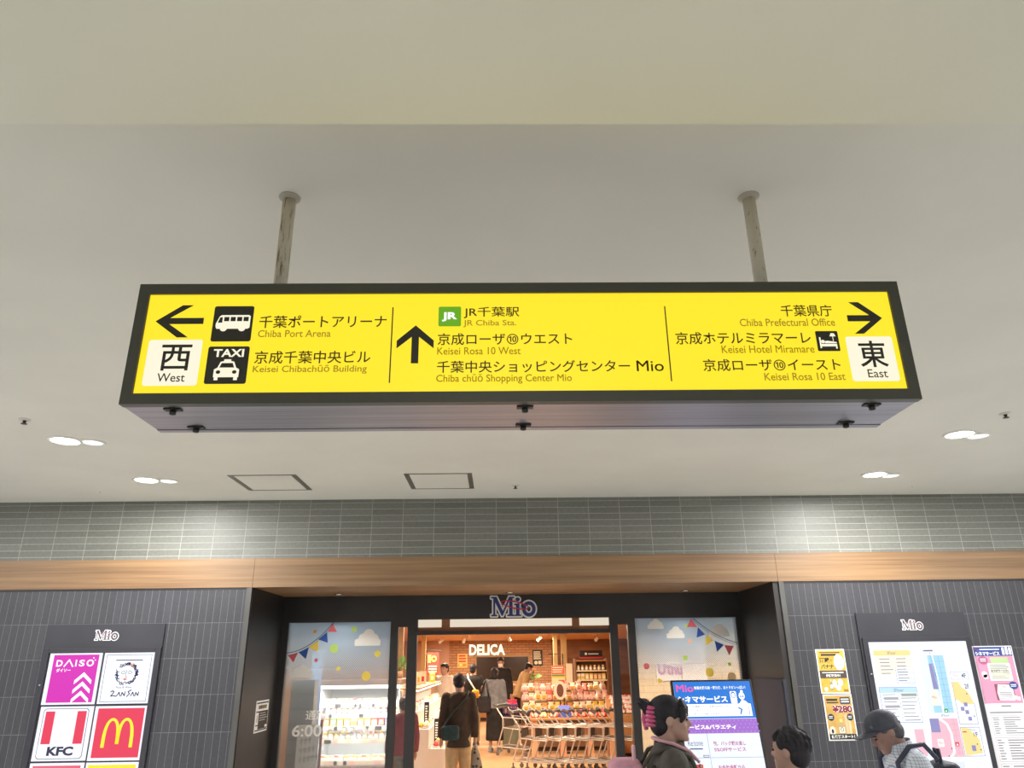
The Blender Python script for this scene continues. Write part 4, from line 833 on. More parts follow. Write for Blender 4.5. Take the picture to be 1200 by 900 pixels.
for i, z in enumerate(SH):
    yf = 11.95-.045*i
    MB().box((cx0+.03, yf, z-.02), (cx1-.03, 12.6, z)).build('shelf', M('#f4f4f2', .4), t)
    MB().box((cx0+.03, yf-.008, z-.055), (cx1-.03, yf, z+.006)).build('price_rail', M('#fafaf8', .4), t)
    random.seed(40+i); x = cx0+.06
    while x < cx1-.12:
        w = random.choice((.05, .07, .1)); MB().box((x, yf-.012, z-.05), (x+w, yf-.0082, z)).build('price_card', cards[random.randrange(4)], t); x += w+.02
    MB().box((cx0+.04, yf+.01, z-.032), (cx1-.04, yf+.03, z-.0205)).build('added_shelf_light', M('#ffffff', .4, 0, 6), t)  # glowing strip added to brighten the dark gap below the shelf
    if i < 4: light('AREA', (-2.05, yf+.06, z-.04), (1, 1.2, 2, 5)[i], (1, 1, .98), 1.1, .05, (R(35), 0, 0))  # area lamp added to brighten the same gap
    x = cx0+.12; k = 0
    while x < cx1-.1:
        j = random.randrange(7); L = (TR, JR, CA, JR, TR)[i]
        if L is TR: put(TR[j], 'food_tray', 'white food tray with %s filling on the %s shelf of the chilled case' % (nm[j], lv[i]), 'food tray', '%s trays on the %s chilled shelf' % (nm[j], lv[i]), (x, yf+.12, z+.001), 0, (1, 1, 1.3)); x += .195
        else: put(L[j], 'food_cup' if L is JR else 'food_carton', '%s %s on the %s shelf of the chilled case' % (nm[j], 'food cup with a lid' if L is JR else 'drink carton with a label', lv[i]), 'food cup' if L is JR else 'carton', '%s packs on the %s chilled shelf' % (nm[j], lv[i]), (x, yf+.08, z+.001), 0, (1, 1, (.8, .9, .75)[i % 3])); x += .082 if L is JR else .1
        k += 1
# ---- stepped island cabinet beyond the door post
t = thing('island_chiller', 'stepped white island chiller of packed food inside the door', 'display case', (-1.06, 13.5, 0))
prof = [(-1.36, .30), (-.74, .30), (-.74, .62), (-.98, .62), (-.98, .86), (-1.16, .86), (-1.16, 1.08), (-1.36, 1.08)]
MB().prism([(x, 11.2, z) for x, z in prof], (0, 4.6, 0)).build('body', M('#f6f4f0', .4), t)
MB().box((-1.34, 11.25, 0), (-.78, 15.75, .3)).build('base', tanw, t); MB().box((-.745, 11.2, .55), (-.72, 15.8, .66)).build('bumper', M('#9a7252', .5), t)
MB().box((-1.40, 11.2, 1.08), (-1.36, 15.8, 1.36)).build('back_board', M('#e9e0d2', .5), t); MB().box((-1.42, 11.3, 1.36), (-1.14, 15.8, 1.385), bev=.004).build('top_shelf', tanw, t)
MB().box((-1.2, 11.4, 1.335), (-1.16, 15.7, 1.36)).build('light_strip', M('#ffffff', .4, 0, 2.5), t)
light('AREA', (-1.1, 13.5, 1.33), 14, (1, .98, .95), .1, 4, (0, R(-25), 0))
random.seed(9)
for r, (x, z) in enumerate(((-.86, .62), (-1.07, .86), (-1.26, 1.08))):
    for k in range(11):
        j = random.choice((0, 1, 5, 5, 6, 2)); put(TR[j], 'food_tray', 'white tray with %s food on the %s step of the island chiller' % (nm[j], ('lowest', 'middle', 'upper')[r]), 'food tray', '%s trays on the %s island step' % (nm[j], ('lowest', 'middle', 'upper')[r]), (x, 11.42+k*.42, z+.001), PI/2, (1.4, 1.1, 1.7))
for (x, y, z, l) in ((-1.05, 11.55, .862, 'taller black upright label strip on the island chiller'), (-.93, 11.9, .622, 'lower black upright label strip on the island chiller')):
    q = thing('label_strip', l, 'label', (x, y, z)); MB().box((x-.035, y-.008, z), (x+.035, y+.008, z+.33), bev=.006).build('strip', blackm, q)
    b = MB(); random.seed(int(x*-100)); s = Sheet(b, (0, y-.0085, 0)); s.bars(x-.018, z+.06, x+.022, z+.29, 7, 1, whm, .5, .4); b.build('print', None, q)
# goods on the top shelf
def pbag(x, y, z, col, mark, label, sc=1):
    t = thing('paper_bag', label, 'paper bag', (x, y, z))
    MB().loft([[Vector((x+a*sc, y+c*sc, z+h*sc)) for a, c in ((-.055, -.035), (.055, -.035), (.055, .035), (-.055, .035))] for h in (0, .16)] + [[Vector((x+a*sc, y+c*sc, z+.2*sc)) for a, c in ((-.055, -.012), (.055, -.012), (.055, .012), (-.055, .012))]], smooth=False).build('bag', M(col, .7), t)
    b = MB(); s = Sheet(b, (x, y-.036*sc, z)); s.rect(-.03*sc, .04*sc, .03*sc, .12*sc, 1, M(mark)); b.build('print', None, t)
    MB().tube([(x-.025*sc, y, z+.198*sc), (x-.02*sc, y, z+.23*sc), (x+.02*sc, y, z+.23*sc), (x+.025*sc, y, z+.198*sc)], .003, 6).build('handle', M('#c9a878'), t)
pbag(-1.36, 12.6, 1.386, '#e9dcb8', '#c8503a', 'cream paper bag at the near end of the island top shelf'); pbag(-1.34, 13.05, 1.386, '#ead9b0', '#d0a050', 'cream paper bag second along the island top shelf', .95); pbag(-1.31, 13.5, 1.386, '#f0e3c4', '#c83a4a', 'cream paper bag with a red print third along the island top shelf'); pbag(-1.24, 14.6, 1.386, '#e9c84e', '#f4eccb', 'yellow paper bag farthest along the island top shelf', .9)
t = thing('promotion_flag', 'dark red promotion flag with yellow print on a black stand in the shop', 'sign', (-1.30, 15.0, 1.386))
MB().tube([(-1.40, 15.02, 1.388), (-1.40, 15.02, 1.93), (-1.37, 15.02, 1.95), (-1.12, 15.02, 1.93)], .008, 8).tube([(-1.46, 15.02, 1.388), (-1.34, 15.02, 1.388)], .012, 8).build('stand', blackm, t)
MB().box((-1.38, 15.0, 1.5), (-1.16, 15.015, 1.90)).build('flag', M('#8e2a22', .7), t); b = MB(); s = Sheet(b, (0, 14.999, 0)); s.disc(-1.25, 1.79, .05, .055, 1, M('#e8c44a')); s.disc(-1.25, 1.79, .028, .03, 2, M('#8e2a22')); s.rect(-1.36, 1.72, -1.31, 1.86, 1, M('#e8c44a')); s.bars(-1.35, 1.54, -1.19, 1.68, 3, 1, M('#e9b8a0'), .5, .2); b.build('print', None, t)

# ---- bread stand
t = thing('bread_stand', 'dark fronted stepped bread stand behind the row of carts', 'display stand', (1.38, 17.3, 0))
MB().prism([(.45, 16.8, .08), (.45, 17.9, .08), (.45, 17.9, 1.1), (.45, 17.55, 1.1), (.45, 17.55, .92), (.45, 17.2, .92), (.45, 17.2, .74), (.45, 16.8, .74)], (1.87, 0, 0)).build('body', wood_mat('stand_timber', '#6d4f38', '#85634a', 2, 20), t)
MB().box((.45, 16.77, .55), (2.32, 16.8, .78)).build('front_panel', M('#322a26', .5), t); MB().box((.5, 16.85, 0), (2.27, 17.85, .08)).build('plinth', darkw, t)
random.seed(21)
for r, (y, z) in enumerate(((16.95, .741), (17.36, .921), (17.7, 1.101))):
    for k in range(14):
        j = random.choice((0, 0, 4, 7, 7, 6) if r == 0 else (0, 1, 7, 8, 7, 8)); put(BG[j], 'bread_bag', '%s bag of bread on the %s step of the bread stand' % (nm[j], ('front', 'middle', 'back')[r]), 'bread', '%s bread bags on the %s step' % (nm[j], ('front', 'middle', 'back')[r]), (.54+k*.132, y+random.uniform(-.02, .02), z), random.uniform(-.4, .4), (.72, .8, random.uniform(.75, 1.0)))
# low table with snacks in front of it
t = thing('snack_table', 'low timber snack table close behind the row of shopping carts', 'table', (1.25, 15.2, 0))
MB().box((.55, 14.9, .70), (2.05, 15.5, .74), bev=.006).build('tabletop', tanw, t)
for x, l in ((.58, 0), (1.1, 0), (1.6, 0), (2.0, 0)): MB().box((x, 14.95, 0), (x+.1, 15.45, .70)).build('side_panel', M('#d8a988', .6), t)
random.seed(31)
for k in range(7):
    j = random.choice((1, 5, 0, 6, 2)); put(BG[j], 'snack_bag', '%s snack bag on the low table behind the carts' % nm[j], 'snack', '%s snack bags on the low table' % nm[j], ((.64, .82, 1.0, 1.36+.0, 1.54, 1.72, 1.9)[k], 15.1, .741), random.uniform(-.4, .4), (.8, 1, .62))
def boxy(name, label, x, y, z, w, d, h, col, cat='box', flap=True):
    t = thing(name, label, cat, (x, y, z)); MB().box((x-w/2, y-d/2, z), (x+w/2, y+d/2, z+h), bev=.005).build('carton', M(col, .55), t)
    if flap: MB().prism([(x-w/2, y+d/2, z+h), (x+w/2, y+d/2, z+h), (x+w/2, y+d/2+.03, z+h*1.5), (x-w/2, y+d/2+.03, z+h*1.5)], (0, .006, 0)).build('lid', M(col, .55), t)
    return t
boxy('display_box', 'blue display box with an open lid on the snack table', 1.2, 15.08, .741, .22, .2, .13, '#4a58b8'); boxy('display_box', 'black display box on the snack table beside the blue one', 1.45, 15.34, .741, .2, .16, .14, '#221f24', flap=False)
# promotion board stand and ring sign
t = thing('promotion_board', 'red, green and yellow promotion board on a black pole over the bread stand', 'sign', (1.29, 16.4, 0))
MB().tube([(1.30, 16.42, .015), (1.30, 16.42, 1.86), (1.0, 16.42, 1.86)], .01, 8).lathe([(.13, 0), (.13, .012), (.02, .02)], (1.30, 16.42, 0), 16).build('stand', blackm, t)
MB().box((1.06, 16.4, 1.26), (1.33, 16.412, 1.64)).build('board', M('#d8c49a'), t)
b = MB(); s = Sheet(b, (0, 16.399, 0)); s.rect(1.065, 1.47, 1.325, 1.635, 1, M('#c8523c')); s.rect(1.065, 1.43, 1.325, 1.462, 1, M('#5f7a34')); s.rect(1.065, 1.40, 1.325, 1.428, 1, M('#d8b43c')); s.rect(1.2, 1.27, 1.32, 1.36, 1, M('#c8523c')); s.bars(1.08, 1.49, 1.31, 1.62, 3, 2, M('#f0d8b8'), .45, .2); b.build('print', None, t)
MB().box((1.36, 16.4, 1.3), (1.49, 16.412, 1.67)).build('side_board', M('#e2bfa2'), t); MB().tube([(1.36, 16.42, 1.6), (1.29, 16.42, 1.6)], .006, 6).build('bracket', blackm, t)
t = thing('oval_sign', 'oval brown ring sign below the promotion board', 'sign', (1.2, 16.1, .95))
def oval(rx, rz, y0, y1, mat): return MB().prism([(1.2+rx*math.cos(2*PI*k/28), y0, 1.17+rz*math.sin(2*PI*k/28)) for k in range(28)], (0, y1-y0, 0))
oval(.125, .175, 16.10, 16.12, 0).build('rim', M('#d9b8a2', .5), t); oval(.07, .12, 16.09, 16.10, 0).build('centre', M('#5c3426', .5), t); MB().tube([(1.2, 16.13, .0), (1.2, 16.13, 1.02)], .01, 8).build('stem', blackm, t)
# crates and pink packs
t0 = thing('storage_bin', 'greenish grey storage bin carrying purple crates near the shoppers', 'bin', (.22, 17.55, 0)); MB().box((.04, 17.35, 0), (.40, 17.75, .6), bev=.015).build('body', M('#8e9480', .6), t0); MB().box((.02, 17.33, .56), (.42, 17.77, .60), bev=.008).build('rim', M('#7d8472', .6), t0)
for k, l in ((0, 'purple plastic crate on the storage bin, under another'), (1, 'purple plastic crate topmost on the storage bin, holding pink packs')):
    z = .601+k*.135; t = thing('crate', l, 'crate', (.22, 17.55, z)); m = MB().box((.03, 17.37, z), (.37, 17.73, z+.012), M('#5a4a86', .5))
    for a in (((.03, 17.37), (.37, 17.385)), ((.03, 17.715), (.37, 17.73)), ((.03, 17.385), (.045, 17.715)), ((.355, 17.385), (.37, 17.715))):
        m.box((a[0][0], a[0][1], z+.012), (a[1][0], a[1][1], z+.05), M('#5a4a86', .5)); m.box((a[0][0], a[0][1], z+.085), (a[1][0], a[1][1], z+.13), M('#6a5a98', .5))
    for x in (.03, .19, .355): m.box((x, 17.37, z+.05), (x+.015, 17.385, z+.085), M('#5a4a86', .5))
    m.build('body', None, t)
PK = proto('pink_pack', bag_fn(M('#e0406e', .35), M('#f6d4dc'))); random.seed(8)
for k in range(6): put(PK, 'pink_pack', 'bright pink snack pack standing in the top purple crate', 'snack', 'pink packs in the crate', (.09+.11*(k % 3), 17.47+.15*(k//3), .75), random.uniform(-.3, .3), (.6, .7, .95))
# shelf unit with the black headboard
t = thing('shelf_unit', 'timber shelf unit with a black headboard against the brown boards', 'shelf', (2.3, 20.2, 0))
MB().box((1.88, 20, 0), (1.92, 20.4, 1.78)).box((2.68, 20, 0), (2.72, 20.4, 1.78)).box((1.92, 20.37, 0), (2.68, 20.4, 1.74)).build('carcass', wood_mat('unit_timber', '#7a5436', '#936845', 2, 20), t)
for z in (1.74, 1.5, 1.28, .9, .5): MB().box((1.92, 20, z-.03), (2.68, 20.37, z)).build('shelf_board', M('#ead9b4', .5) if z < 1.7 else tanw, t)
MB().box((2.02, 20.05, 1.78), (2.60, 20.09, 1.97)).build('headboard', M('#241a18', .5), t); MB().box((2.02, 20.045, 1.78), (2.60, 20.0495, 1.815)).build('red_strip', M('#c8383a'), t); b = MB(); s = Sheet(b, (0, 20.049, 0)); s.disc(2.18, 1.89, .03, .03, 1, whm); s.bars(2.24, 1.87, 2.5, 1.905, 1, 1, whm, .6, 0); b.build('print', None, t)
random.seed(17)
for r, z in enumerate((1.5, 1.28, .9)):
    for k in range(7):
        j = random.choice((0, 0, 4, 6)); L, n2 = ((JR, 'jar'), (CA, 'carton'), (JR, 'jar'))[r]; put(L[j], n2, '%s %s on the %s board of the timber shelf unit' % (nm[j], n2, ('upper', 'middle', 'lower')[r]), n2, '%s %ss on the %s unit board' % (nm[j], n2, ('upper', 'middle', 'lower')[r]), (1.98+k*.105, 20.1, z+.001), 0, (1, 1, 1))
# fresh stand at the far side of the door
t = thing('fruit_stand', 'low produce stand of pink and red packs beside the far door post', 'display stand', (2.1, 14.6, 0))
MB().prism([(1.98+.2, 15.7, .06), (1.98+.2, 16.6, .06), (1.98+.2, 16.6, 1.05), (1.98+.2, 15.7, .72)], (.55, 0, 0)).build('body', tanw, t); MB().box((2.2, 15.75, 0), (2.7, 16.55, .06)).build('plinth', darkw, t)
random.seed(77)
for k in range(8):
    r, c = divmod(k, 2); j = random.choice((1, 5)); put(TR[j], 'fruit_pack', 'white tray of %s fruit on the produce stand' % nm[j], 'fruit', '%s fruit packs on the produce stand' % nm[j], (2.32+c*.24, 15.8+r*.2, .76+r*.0735), 0, (1.1, 1.1, 1.6))
# plants
def plant(x, y, z, label, h=.3, sc=1):
    t = thing('potted_plant', label, 'plant', (x, y, z)); MB().lathe([(.05*sc, z), (.07*sc, z+.1*sc), (.06*sc, z+.1*sc)], (x, y, 0), 16).build('pot', M('#b08a68', .6), t)
    random.seed(int(x*100)); b = MB(); st = MB()
    for k in range(26):
        a = random.random()*2*PI; e = random.uniform(.2, 1.2); L = h*random.uniform(.5, 1); d = Vector((math.cos(a)*math.cos(e), math.sin(a)*math.cos(e), math.sin(e))); p = Vector((x, y, z+.1*sc)); q = p+d*L; n = d.orthogonal().normalized()*L*.13
        st.tube([p, p+d*L*.55], .003, 5); m = p+d*L*.72+Vector((0, 0, .015)); b.add([p+d*L*.45, m+n, q, m-n], [[0, 1, 2], [0, 2, 3]])
    b.build('leaves', M('#5f8a3c', .5), t); st.build('stems', M('#4d6f34', .6), t)
plant(-1.56, 12.25, 1.501, 'green potted plant on the canopy of the chilled case', .28); plant(1.0, 25.8, 1.051, 'green leafy plant on the service counter by the framed menu poster', .42)

# ---- shopping carts
def cart_proto():
    t = thing('shopping_cart', 'grey metal shopping cart, first of the nested row at the aisle end', 'shopping cart', (0, 0, 0), 'nested row of shopping carts')
    fm = M('#cfcac4', .3, .6); f = MB()
    for y in (-.23, .23):
        f.tube([(-.15, y, .88), (-.10, y, .80), (-.02, y, .70), (.0, y, .66), (.0, y, .50), (-.03, y, .42), (-.12, y, .16)], .014, 8, fm); f.tube([(.0, y, .69), (.50, y*.9, .66)], .009, 8, fm); f.tube([(.0, y, .50), (.48, y*.9, .46)], .009, 8, fm); f.tube([(.48, y*.9, .46), (.50, y*.9, .66)], .009, 8, fm)
        f.tube([(-.12, y, .16), (.50, y*.85, .12)], .01, 8, fm)
    f.tube([(.5, -.2, .66), (.5, .2, .66)], .008, 8, fm); f.tube([(-.12, -.23, .16), (-.12, .23, .16)], .009, 8, fm); f.tube([(.5, -.195, .12), (.5, .195, .12)], .009, 8, fm); f.build('frame', None, t)
    MB().tube([(-.15, -.25, .905), (-.15, .25, .905)], .022, 10).tube([(-.20, -.23, .93), (-.11, -.23, .88)], .03, 10).tube([(-.20, .23, .93), (-.11, .23, .88)], .03, 10).build('handle', M('#5d5a55', .45), t)
    for nme, z, x1 in (('upper_rack', .49, .47), ('lower_rack', .145, .49)):
        r = MB()
        for k in range(9): r.tube([(-.02 if z > .3 else -.1, -.2+.05*k, z), (x1, (-.2+.05*k)*.88, z-.03)], .004, 6)
        for x in (.08, .22, .36): r.tube([(x, -.22, z-.01), (x, .22, z-.01)], .005, 6)
        r.build(nme, M('#8f8a83', .4, .6), t)
    MB().box((.02, -.205, .515), (.026, .205, .65)).build('back_plate', M('#5c5853', .5, .2), t)
    for x, y in ((-.12, -.23), (-.12, .23), (.48, -.19), (.48, .19)):
        c = MB().lathe([(.033, -.010), (.037, -.007), (.037, .007), (.033, .010)], (x, y, .0375), 16, ax='y'); c.box((x-.01, y-.014, .04), (x+.01, y+.014, .13)); c.build('caster', M('#6a6661', .5), t)
    return t
c0 = cart_proto(); NC = 8; names = ['', 'second', 'third', 'fourth', 'fifth', 'sixth', 'seventh']
for i in range(NC):
    loc = (.40+.235*i, 14.1-.012*i, .0)
    if i == 0: c0.location = loc; c0.rotation_euler = (0, 0, -.34)
    else: dup(c0, loc, -.34, 'grey metal shopping cart, last of the nested row beside the door post' if i == NC-1 else 'grey metal shopping cart, %s of the nested row from the aisle end' % names[i])
dup(c0, (.16, 16.35, 0), -.5, 'grey metal shopping cart standing alone in front of the purple crates').pop('group', None)
# behind the panes
pl = struct('trim_10', MB().box((-2.62, 10.1, 0), (-2.33, 10.3, 1.53)), brick_mat('grey_pillar_tile', .3, .17, -2.62, 0, '#85817a', '#8e8a83', '#6a6660', .006, 0, .5))
t = thing('brush_lettering_board', 'white standing board with black brush writing behind the 6:00 window', 'sign', (-2.37, 10.0, 0))
MB().box((-2.47, 9.98, 0), (-2.21, 10.01, 1.02)).build('board', M('#dcdad2', .6), t); MB().box((-2.20, 9.98, 0), (-2.17, 10.01, 1.1)).build('edge_post', M('#8e3a44', .5), t)
b = MB(); s = Sheet(b, (0, 9.979, 0), step=.001); random.seed(2)
for r in range(3):
    for k in range(3+r):
        u, v = -2.43+.05*k+.0*r, .84-.1*r+.008*k; s.line([(u, v), (u+.035, v+.012)], .007, 1, blackm); s.line([(u+.02, v+.03), (u+.012, v-.03), (u+.03, v-.02)], .006, 1.2, blackm)
b.build('brush_writing', None, t)
t = thing('banner', 'pale blue hanging banner strip beside the chilled case', 'banner', (-2.52, 11, .9)); MB().box((-2.60, 11, .95), (-2.45, 11.01, 1.88)).build('cloth', M('#8ea4d2', .7), t); MB().tube([(-2.62, 11.02, 1.885), (-2.43, 11.02, 1.885)], .01, 8).tube([(-2.52, 11.03, 0.012), (-2.52, 11.03, 1.885)], .008, 8).lathe([(.14, 0), (.14, .012)], (-2.52, 11.03, 0), 16).build('stand', whm, t)
t = thing('price_board', 'white two leaf board with pink letters on the cream tiles', 'sign', (2.75, 11.99, 1.44))
MB().box((2.36, 11.975, 1.42), (2.735, 11.995, 1.98), bev=.004).build('leaf', M('#f4f2f4', .5), t); MB().box((2.745, 11.975, 1.42), (3.12, 11.995, 1.98), bev=.004).build('leaf', M('#f4f2f4', .5), t)
b = MB(); s = Sheet(b, (0, 11.974, 0)); s.bars(2.42, 1.82, 2.7, 1.92, 2, 1, M('#c9c4cc'), .4, .1); s.bars(2.79, 1.62, 3.08, 1.9, 4, 1, M('#d6d2da'), .3, .1); s.text('Uτnu', 2.38, 1.5, 2.75, 1.66, 1, M('#c06aa6'), .05); b.build('print', None, t)
# ---------------------------------------------------------------- people
SK = mottled('skin_light', '#b58f7e', '#be9a8a', 8, .55, 0, 0); SKT = mottled('skin_tan', '#98766a', '#a58274', 8, .55, 0, 0)
HB = mottled('black_hair', '#17141a', '#262128', 40, .7, 0, .2, (1, 1, .2))
def fuse(b, vox, it=5, fac=.5):            # one continuous surface from overlapping closed pieces
    me = b.mesh('tmp'); o = bpy.data.objects.new('tmp', me); C.objects.link(o)
    r = o.modifiers.new('r', 'REMESH'); r.mode = 'VOXEL'; r.voxel_size = vox; r.use_smooth_shade = True
    if it: s = o.modifiers.new('s', 'SMOOTH'); s.iterations = it; s.factor = fac
    dg = bpy.context.evaluated_depsgraph_get(); out = bpy.data.meshes.new_from_object(o.evaluated_get(dg))
    bpy.data.objects.remove(o); bpy.data.meshes.remove(me); n = MB()
    n.v = [v.co.copy() for v in out.vertices]; n.f = [list(p.vertices) for p in out.polygons]; n.m = [0]*len(n.f); n.sm = [True]*len(n.f)
    bpy.data.meshes.remove(out); return n
def oval_ring(z, w, d, yc=0, n=24, e=.85):
    return [Vector((w*math.copysign(abs(math.cos(t))**e, math.cos(t)), yc+d*math.copysign(abs(math.sin(t))**e, math.sin(t)), z)) for t in [2*PI*k/n for k in range(n)]]
HEAD = [(0, .078, .03, .028), (.012, .090, .012, .042), (.035, .091, -.02, .054), (.06, .088, -.05, .063), (.085, .087, -.075, .069), (.108, .084, -.09, .073), (.135, .089, -.097, .076), (.16, .083, -.096, .074), (.185, .062, -.084, .063), (.203, .035, -.06, .043), (.214, .0, -.03, .018)]
TORSO = [(.86, .165, .10, 0), (.94, .168, .108, 0), (1.03, .150, .100, .002), (1.12, .142, .094, .004), (1.22, .158, .108, .004), (1.32, .172, .112, -.002), (1.39, .165, .098, -.008), (1.435, .115, .075, -.012), (1.465, .062, .056, -.006)]
def person(name_label, loc, rot, h, skin=SK, hair=HB, hairstyle='short', top_m=None, hem=.80, sleeve=True, bottom=None, kind='trousers', lean=0, head_pitch=0, head_turn=0, arms=None, vox=.009, puff=.02, shoe=None, wide=1.0, mask=False, tufts=False):
    t = thing('person', name_label, 'person', loc)
    S = Matrix.Translation(Vector(loc)) @ Matrix.Rotation(rot, 4, 'Z') @ Matrix.Scale(h/1.70, 4)
    piv = Vector((0, 0, .93)); TT = Matrix.Translation(piv) @ Matrix.Rotation(-lean, 4, 'X') @ Matrix.Translation(-piv)
    nb = Vector((0, -.005, 1.47)); TH = TT @ Matrix.Translation(nb) @ Matrix.Rotation(head_turn, 4, 'Z') @ Matrix.Rotation(-head_pitch, 4, 'X') @ Matrix.Translation(-nb)
    HO = Vector((0, .005, 1.487))
    def hx(v): return TH @ (HO + Vector(v))
    def tx(v): return TT @ Vector(v)
    k = 1/(h/1.70)
    b = MB()
    rings = []
    for z, f, bk, w in HEAD:
        yc, d = (f+bk)/2, (f-bk)/2; rings.append([hx(p) for p in oval_ring(z, w, d, yc, 28, .92)])
    b.loft(rings)
    b.tube([hx((0, .083, .122)), hx((0, .094, .10)), hx((0, .105, .083)), hx((0, .092, .074))], [.007, .011, .014, .010], 10)        # nose
    b.ball(hx((0, .085, .053)), (.022, .012, .0075)); b.ball(hx((0, .083, .043)), (.019, .012, .008)); b.ball(hx((0, .082, .012)), (.02, .014, .013))   # lips and chin
    for sx in (-1, 1):
        b.ball(hx((sx*.078, -.012, .098)), (.010, .020, .030), mtx=TH.to_3x3().to_4x4()); b.ball(hx((sx*.03, .078, .124)), (.022, .012, .006)); b.ball(hx((sx*.042, .062, .075)), (.02, .018, .018))
    b.tube([tx((0, -.022, 1.40)), tx((0, -.015, 1.47)), hx((0, -.02, .04)), hx((0, -.02, .09))], [.062, .054, .054, .056], 16)
    b.loft([[tx(p) for p in oval_ring(z, w*.95*wide, d*.93, y)] for z, w, d, y in TORSO])
    A = arms or {}
    J = {}
    for sx in (-1, 1):
        el, wr = A.get(sx, ((sx*.225, -.02, 1.11), (sx*.235, .05, .87)))
        sh = (sx*.175, -.008, 1.395); J[sx] = [tx(sh), tx(el), tx(wr)]; s_, e_, w_ = J[sx]
        b.tube([s_, s_.lerp(e_, .5), e_, e_.lerp(w_, .35), w_], [.05, .045, .036, .036, .024], 12); b.ball(s_, .052); b.ball(e_, .036)
        d = (w_-e_).normalized(); side = Vector((0, 1, 0)); side = (side-d*side.dot(d)).normalized(); nn = d.cross(side)
        b.tube([w_-d*.01, w_+d*.03, w_+d*.085], [.022, .03, .03], 10)
        for q, (off, L) in enumerate(((-.027, .062), (-.009, .074), (.009, .07), (.026, .055))):
            p0 = w_+d*.075+side*off; p1 = p0+d*L*.5+nn*sx*.006; p2 = p1+d*L*.4-nn*sx*.018; b.tube([p0, p1, p2], [.0095, .009, .0075], 7); b.ball(p2, .0076, seg=7, rings=5)
        p0 = w_+d*.03+side*.026; p1 = p0+d*.03+side*.022; p2 = p1+d*.03+side*.002; b.tube([p0, p1, p2], [.012, .0105, .008], 7); b.ball(p2, .008, seg=7, rings=5)
    for sx in (-1, 1):
        b.tube([(sx*.085, 0, .92), (sx*.09, .005, .72), (sx*.092, .01, .49), (sx*.092, -.015, .33), (sx*.092, -.015, .08)], [.082, .073, .052, .05, .033], 14)
        b.ball((sx*.095, .035, .035), (.04, .105, .034))
    b = fuse(b, vox, 3).xform(S); b.build('body', skin, t)
    # eyes, brows, mouth
    for sx in (-1, 1):
        e = MB().ball(hx((sx*.031, .0835, .108)), (.012, .006, .0058)).xform(S); e.build('eye', M('#2a2020', .3), t)
        e = MB().tube([hx((sx*.015, .091, .127)), hx((sx*.034, .089, .131)), hx((sx*.052, .076, .126))], .0032, 6).xform(S); e.build('eyebrow', M('#2a2222', .8), t)
    if mask: MB().ball(hx((0, .075, .05)), (.058, .045, .05)).xform(S).build('face_mask', M('#eceae6', .8), t)
    else: MB().tube([hx((-.018, .094, .0485)), hx((0, .098, .049)), hx((.018, .094, .0485))], .0028, 6).xform(S).build('mouth', M('#9c5a52', .6), t)
    # hair
    if hairstyle != 'none':
        hb = MB(); m3 = TH.to_3x3().to_4x4()
        hb.ball(hx((0, -.020, .142)), (.085, .103, .088), mtx=m3, seg=20, rings=14)
        if hairstyle in ('short', 'bob', 'bun'):
            hb.ball(hx((0, -.055, .085)), (.074, .06, .07), mtx=m3, seg=16, rings=10)
        if hairstyle == 'bob': hb.ball(hx((0, -.045, .03)), (.085, .065, .075), mtx=m3, seg=16, rings=10)
        if hairstyle in ('bun', 'bob'):
            for sx in (-1, 1): hb.tube([hx((sx*.062, .06, .165)), hx((sx*.078, .058, .12)), hx((sx*.08, .04, .07)) if hairstyle == 'bob' else hx((sx*.079, .045, .095))], [.022, .016, .008], 8)
            for q in range(7): u = -.055+q*.0183; hb.tube([hx((u*.8, .05, .205-abs(u)*.25)), hx((u, .086-abs(u)*.35, .165)), hx((u*1.08, .090-abs(u)*.5, .128))], [.018, .014, .006], 8)
        else:
            for q in range(6): u = -.05+q*.02; hb.tube([hx((u*.8, .04, .208-abs(u)*.25)), hx((u, .078-abs(u)*.3, .178)), hx((u*1.1, .086-abs(u)*.45, .155))], [.018, .014, .006], 8)
        rs = random.Random(int(h*100))
        for q in range(90 if tufts else 0):                          # short tufts break up the outline
            az = rs.uniform(-PI, PI); el = rs.uniform(-.35, 1.4); d = Vector((math.cos(el)*math.sin(az), -math.cos(el)*math.cos(az), math.sin(el)))
            if d.y > .45 and d.z < .55: continue
            c = Vector((0, -.02, .142)); p = c+Vector((d.x*.083, d.y*.101, d.z*.086)); tg = (Vector((0, -.4, -1))-d*Vector((0, -.4, -1)).dot(d)).normalized(); tg += Vector((rs.uniform(-.5, .5), rs.uniform(-.5, .5), 0))
            hb.tube([hx(p-d*.01-tg*.02), hx(p+d*.006), hx(p+tg*.026+d*.008)], [.012, .010, .003], 6)
        hb = fuse(hb, vox*.6, 1, .3).xform(S); ho = hb.build('hair', hair, t)
    # upper garment
    g = MB(); p = puff
    g.loft([[tx(q) for q in oval_ring(z, (w+p)*wide, d+p, y)] for z, w, d, y in ([(hem, .172, .118, 0)] if hem < .86 else []) + [r for r in TORSO if r[0] >= hem]])
    for sx in (-1, 1):
        s_, e_, w_ = J[sx]
        if sleeve: g.tube([s_, s_.lerp(e_, .5), e_, e_.lerp(w_, .5), e_.lerp(w_, .97)], [.062+p*.5, .056+p*.5, .048+p*.5, .046+p*.5, .040+p*.4], 12)
        else: g.tube([s_, s_.lerp(e_, .55)], [.062+p*.5, .06+p*.5], 12)
        g.ball(s_, .062+p*.5)
    g = fuse(g, vox*1.1, 4).xform(S); g.build('jacket' if sleeve else 'shirt', top_m, t)
    # lower garment
    l = MB()
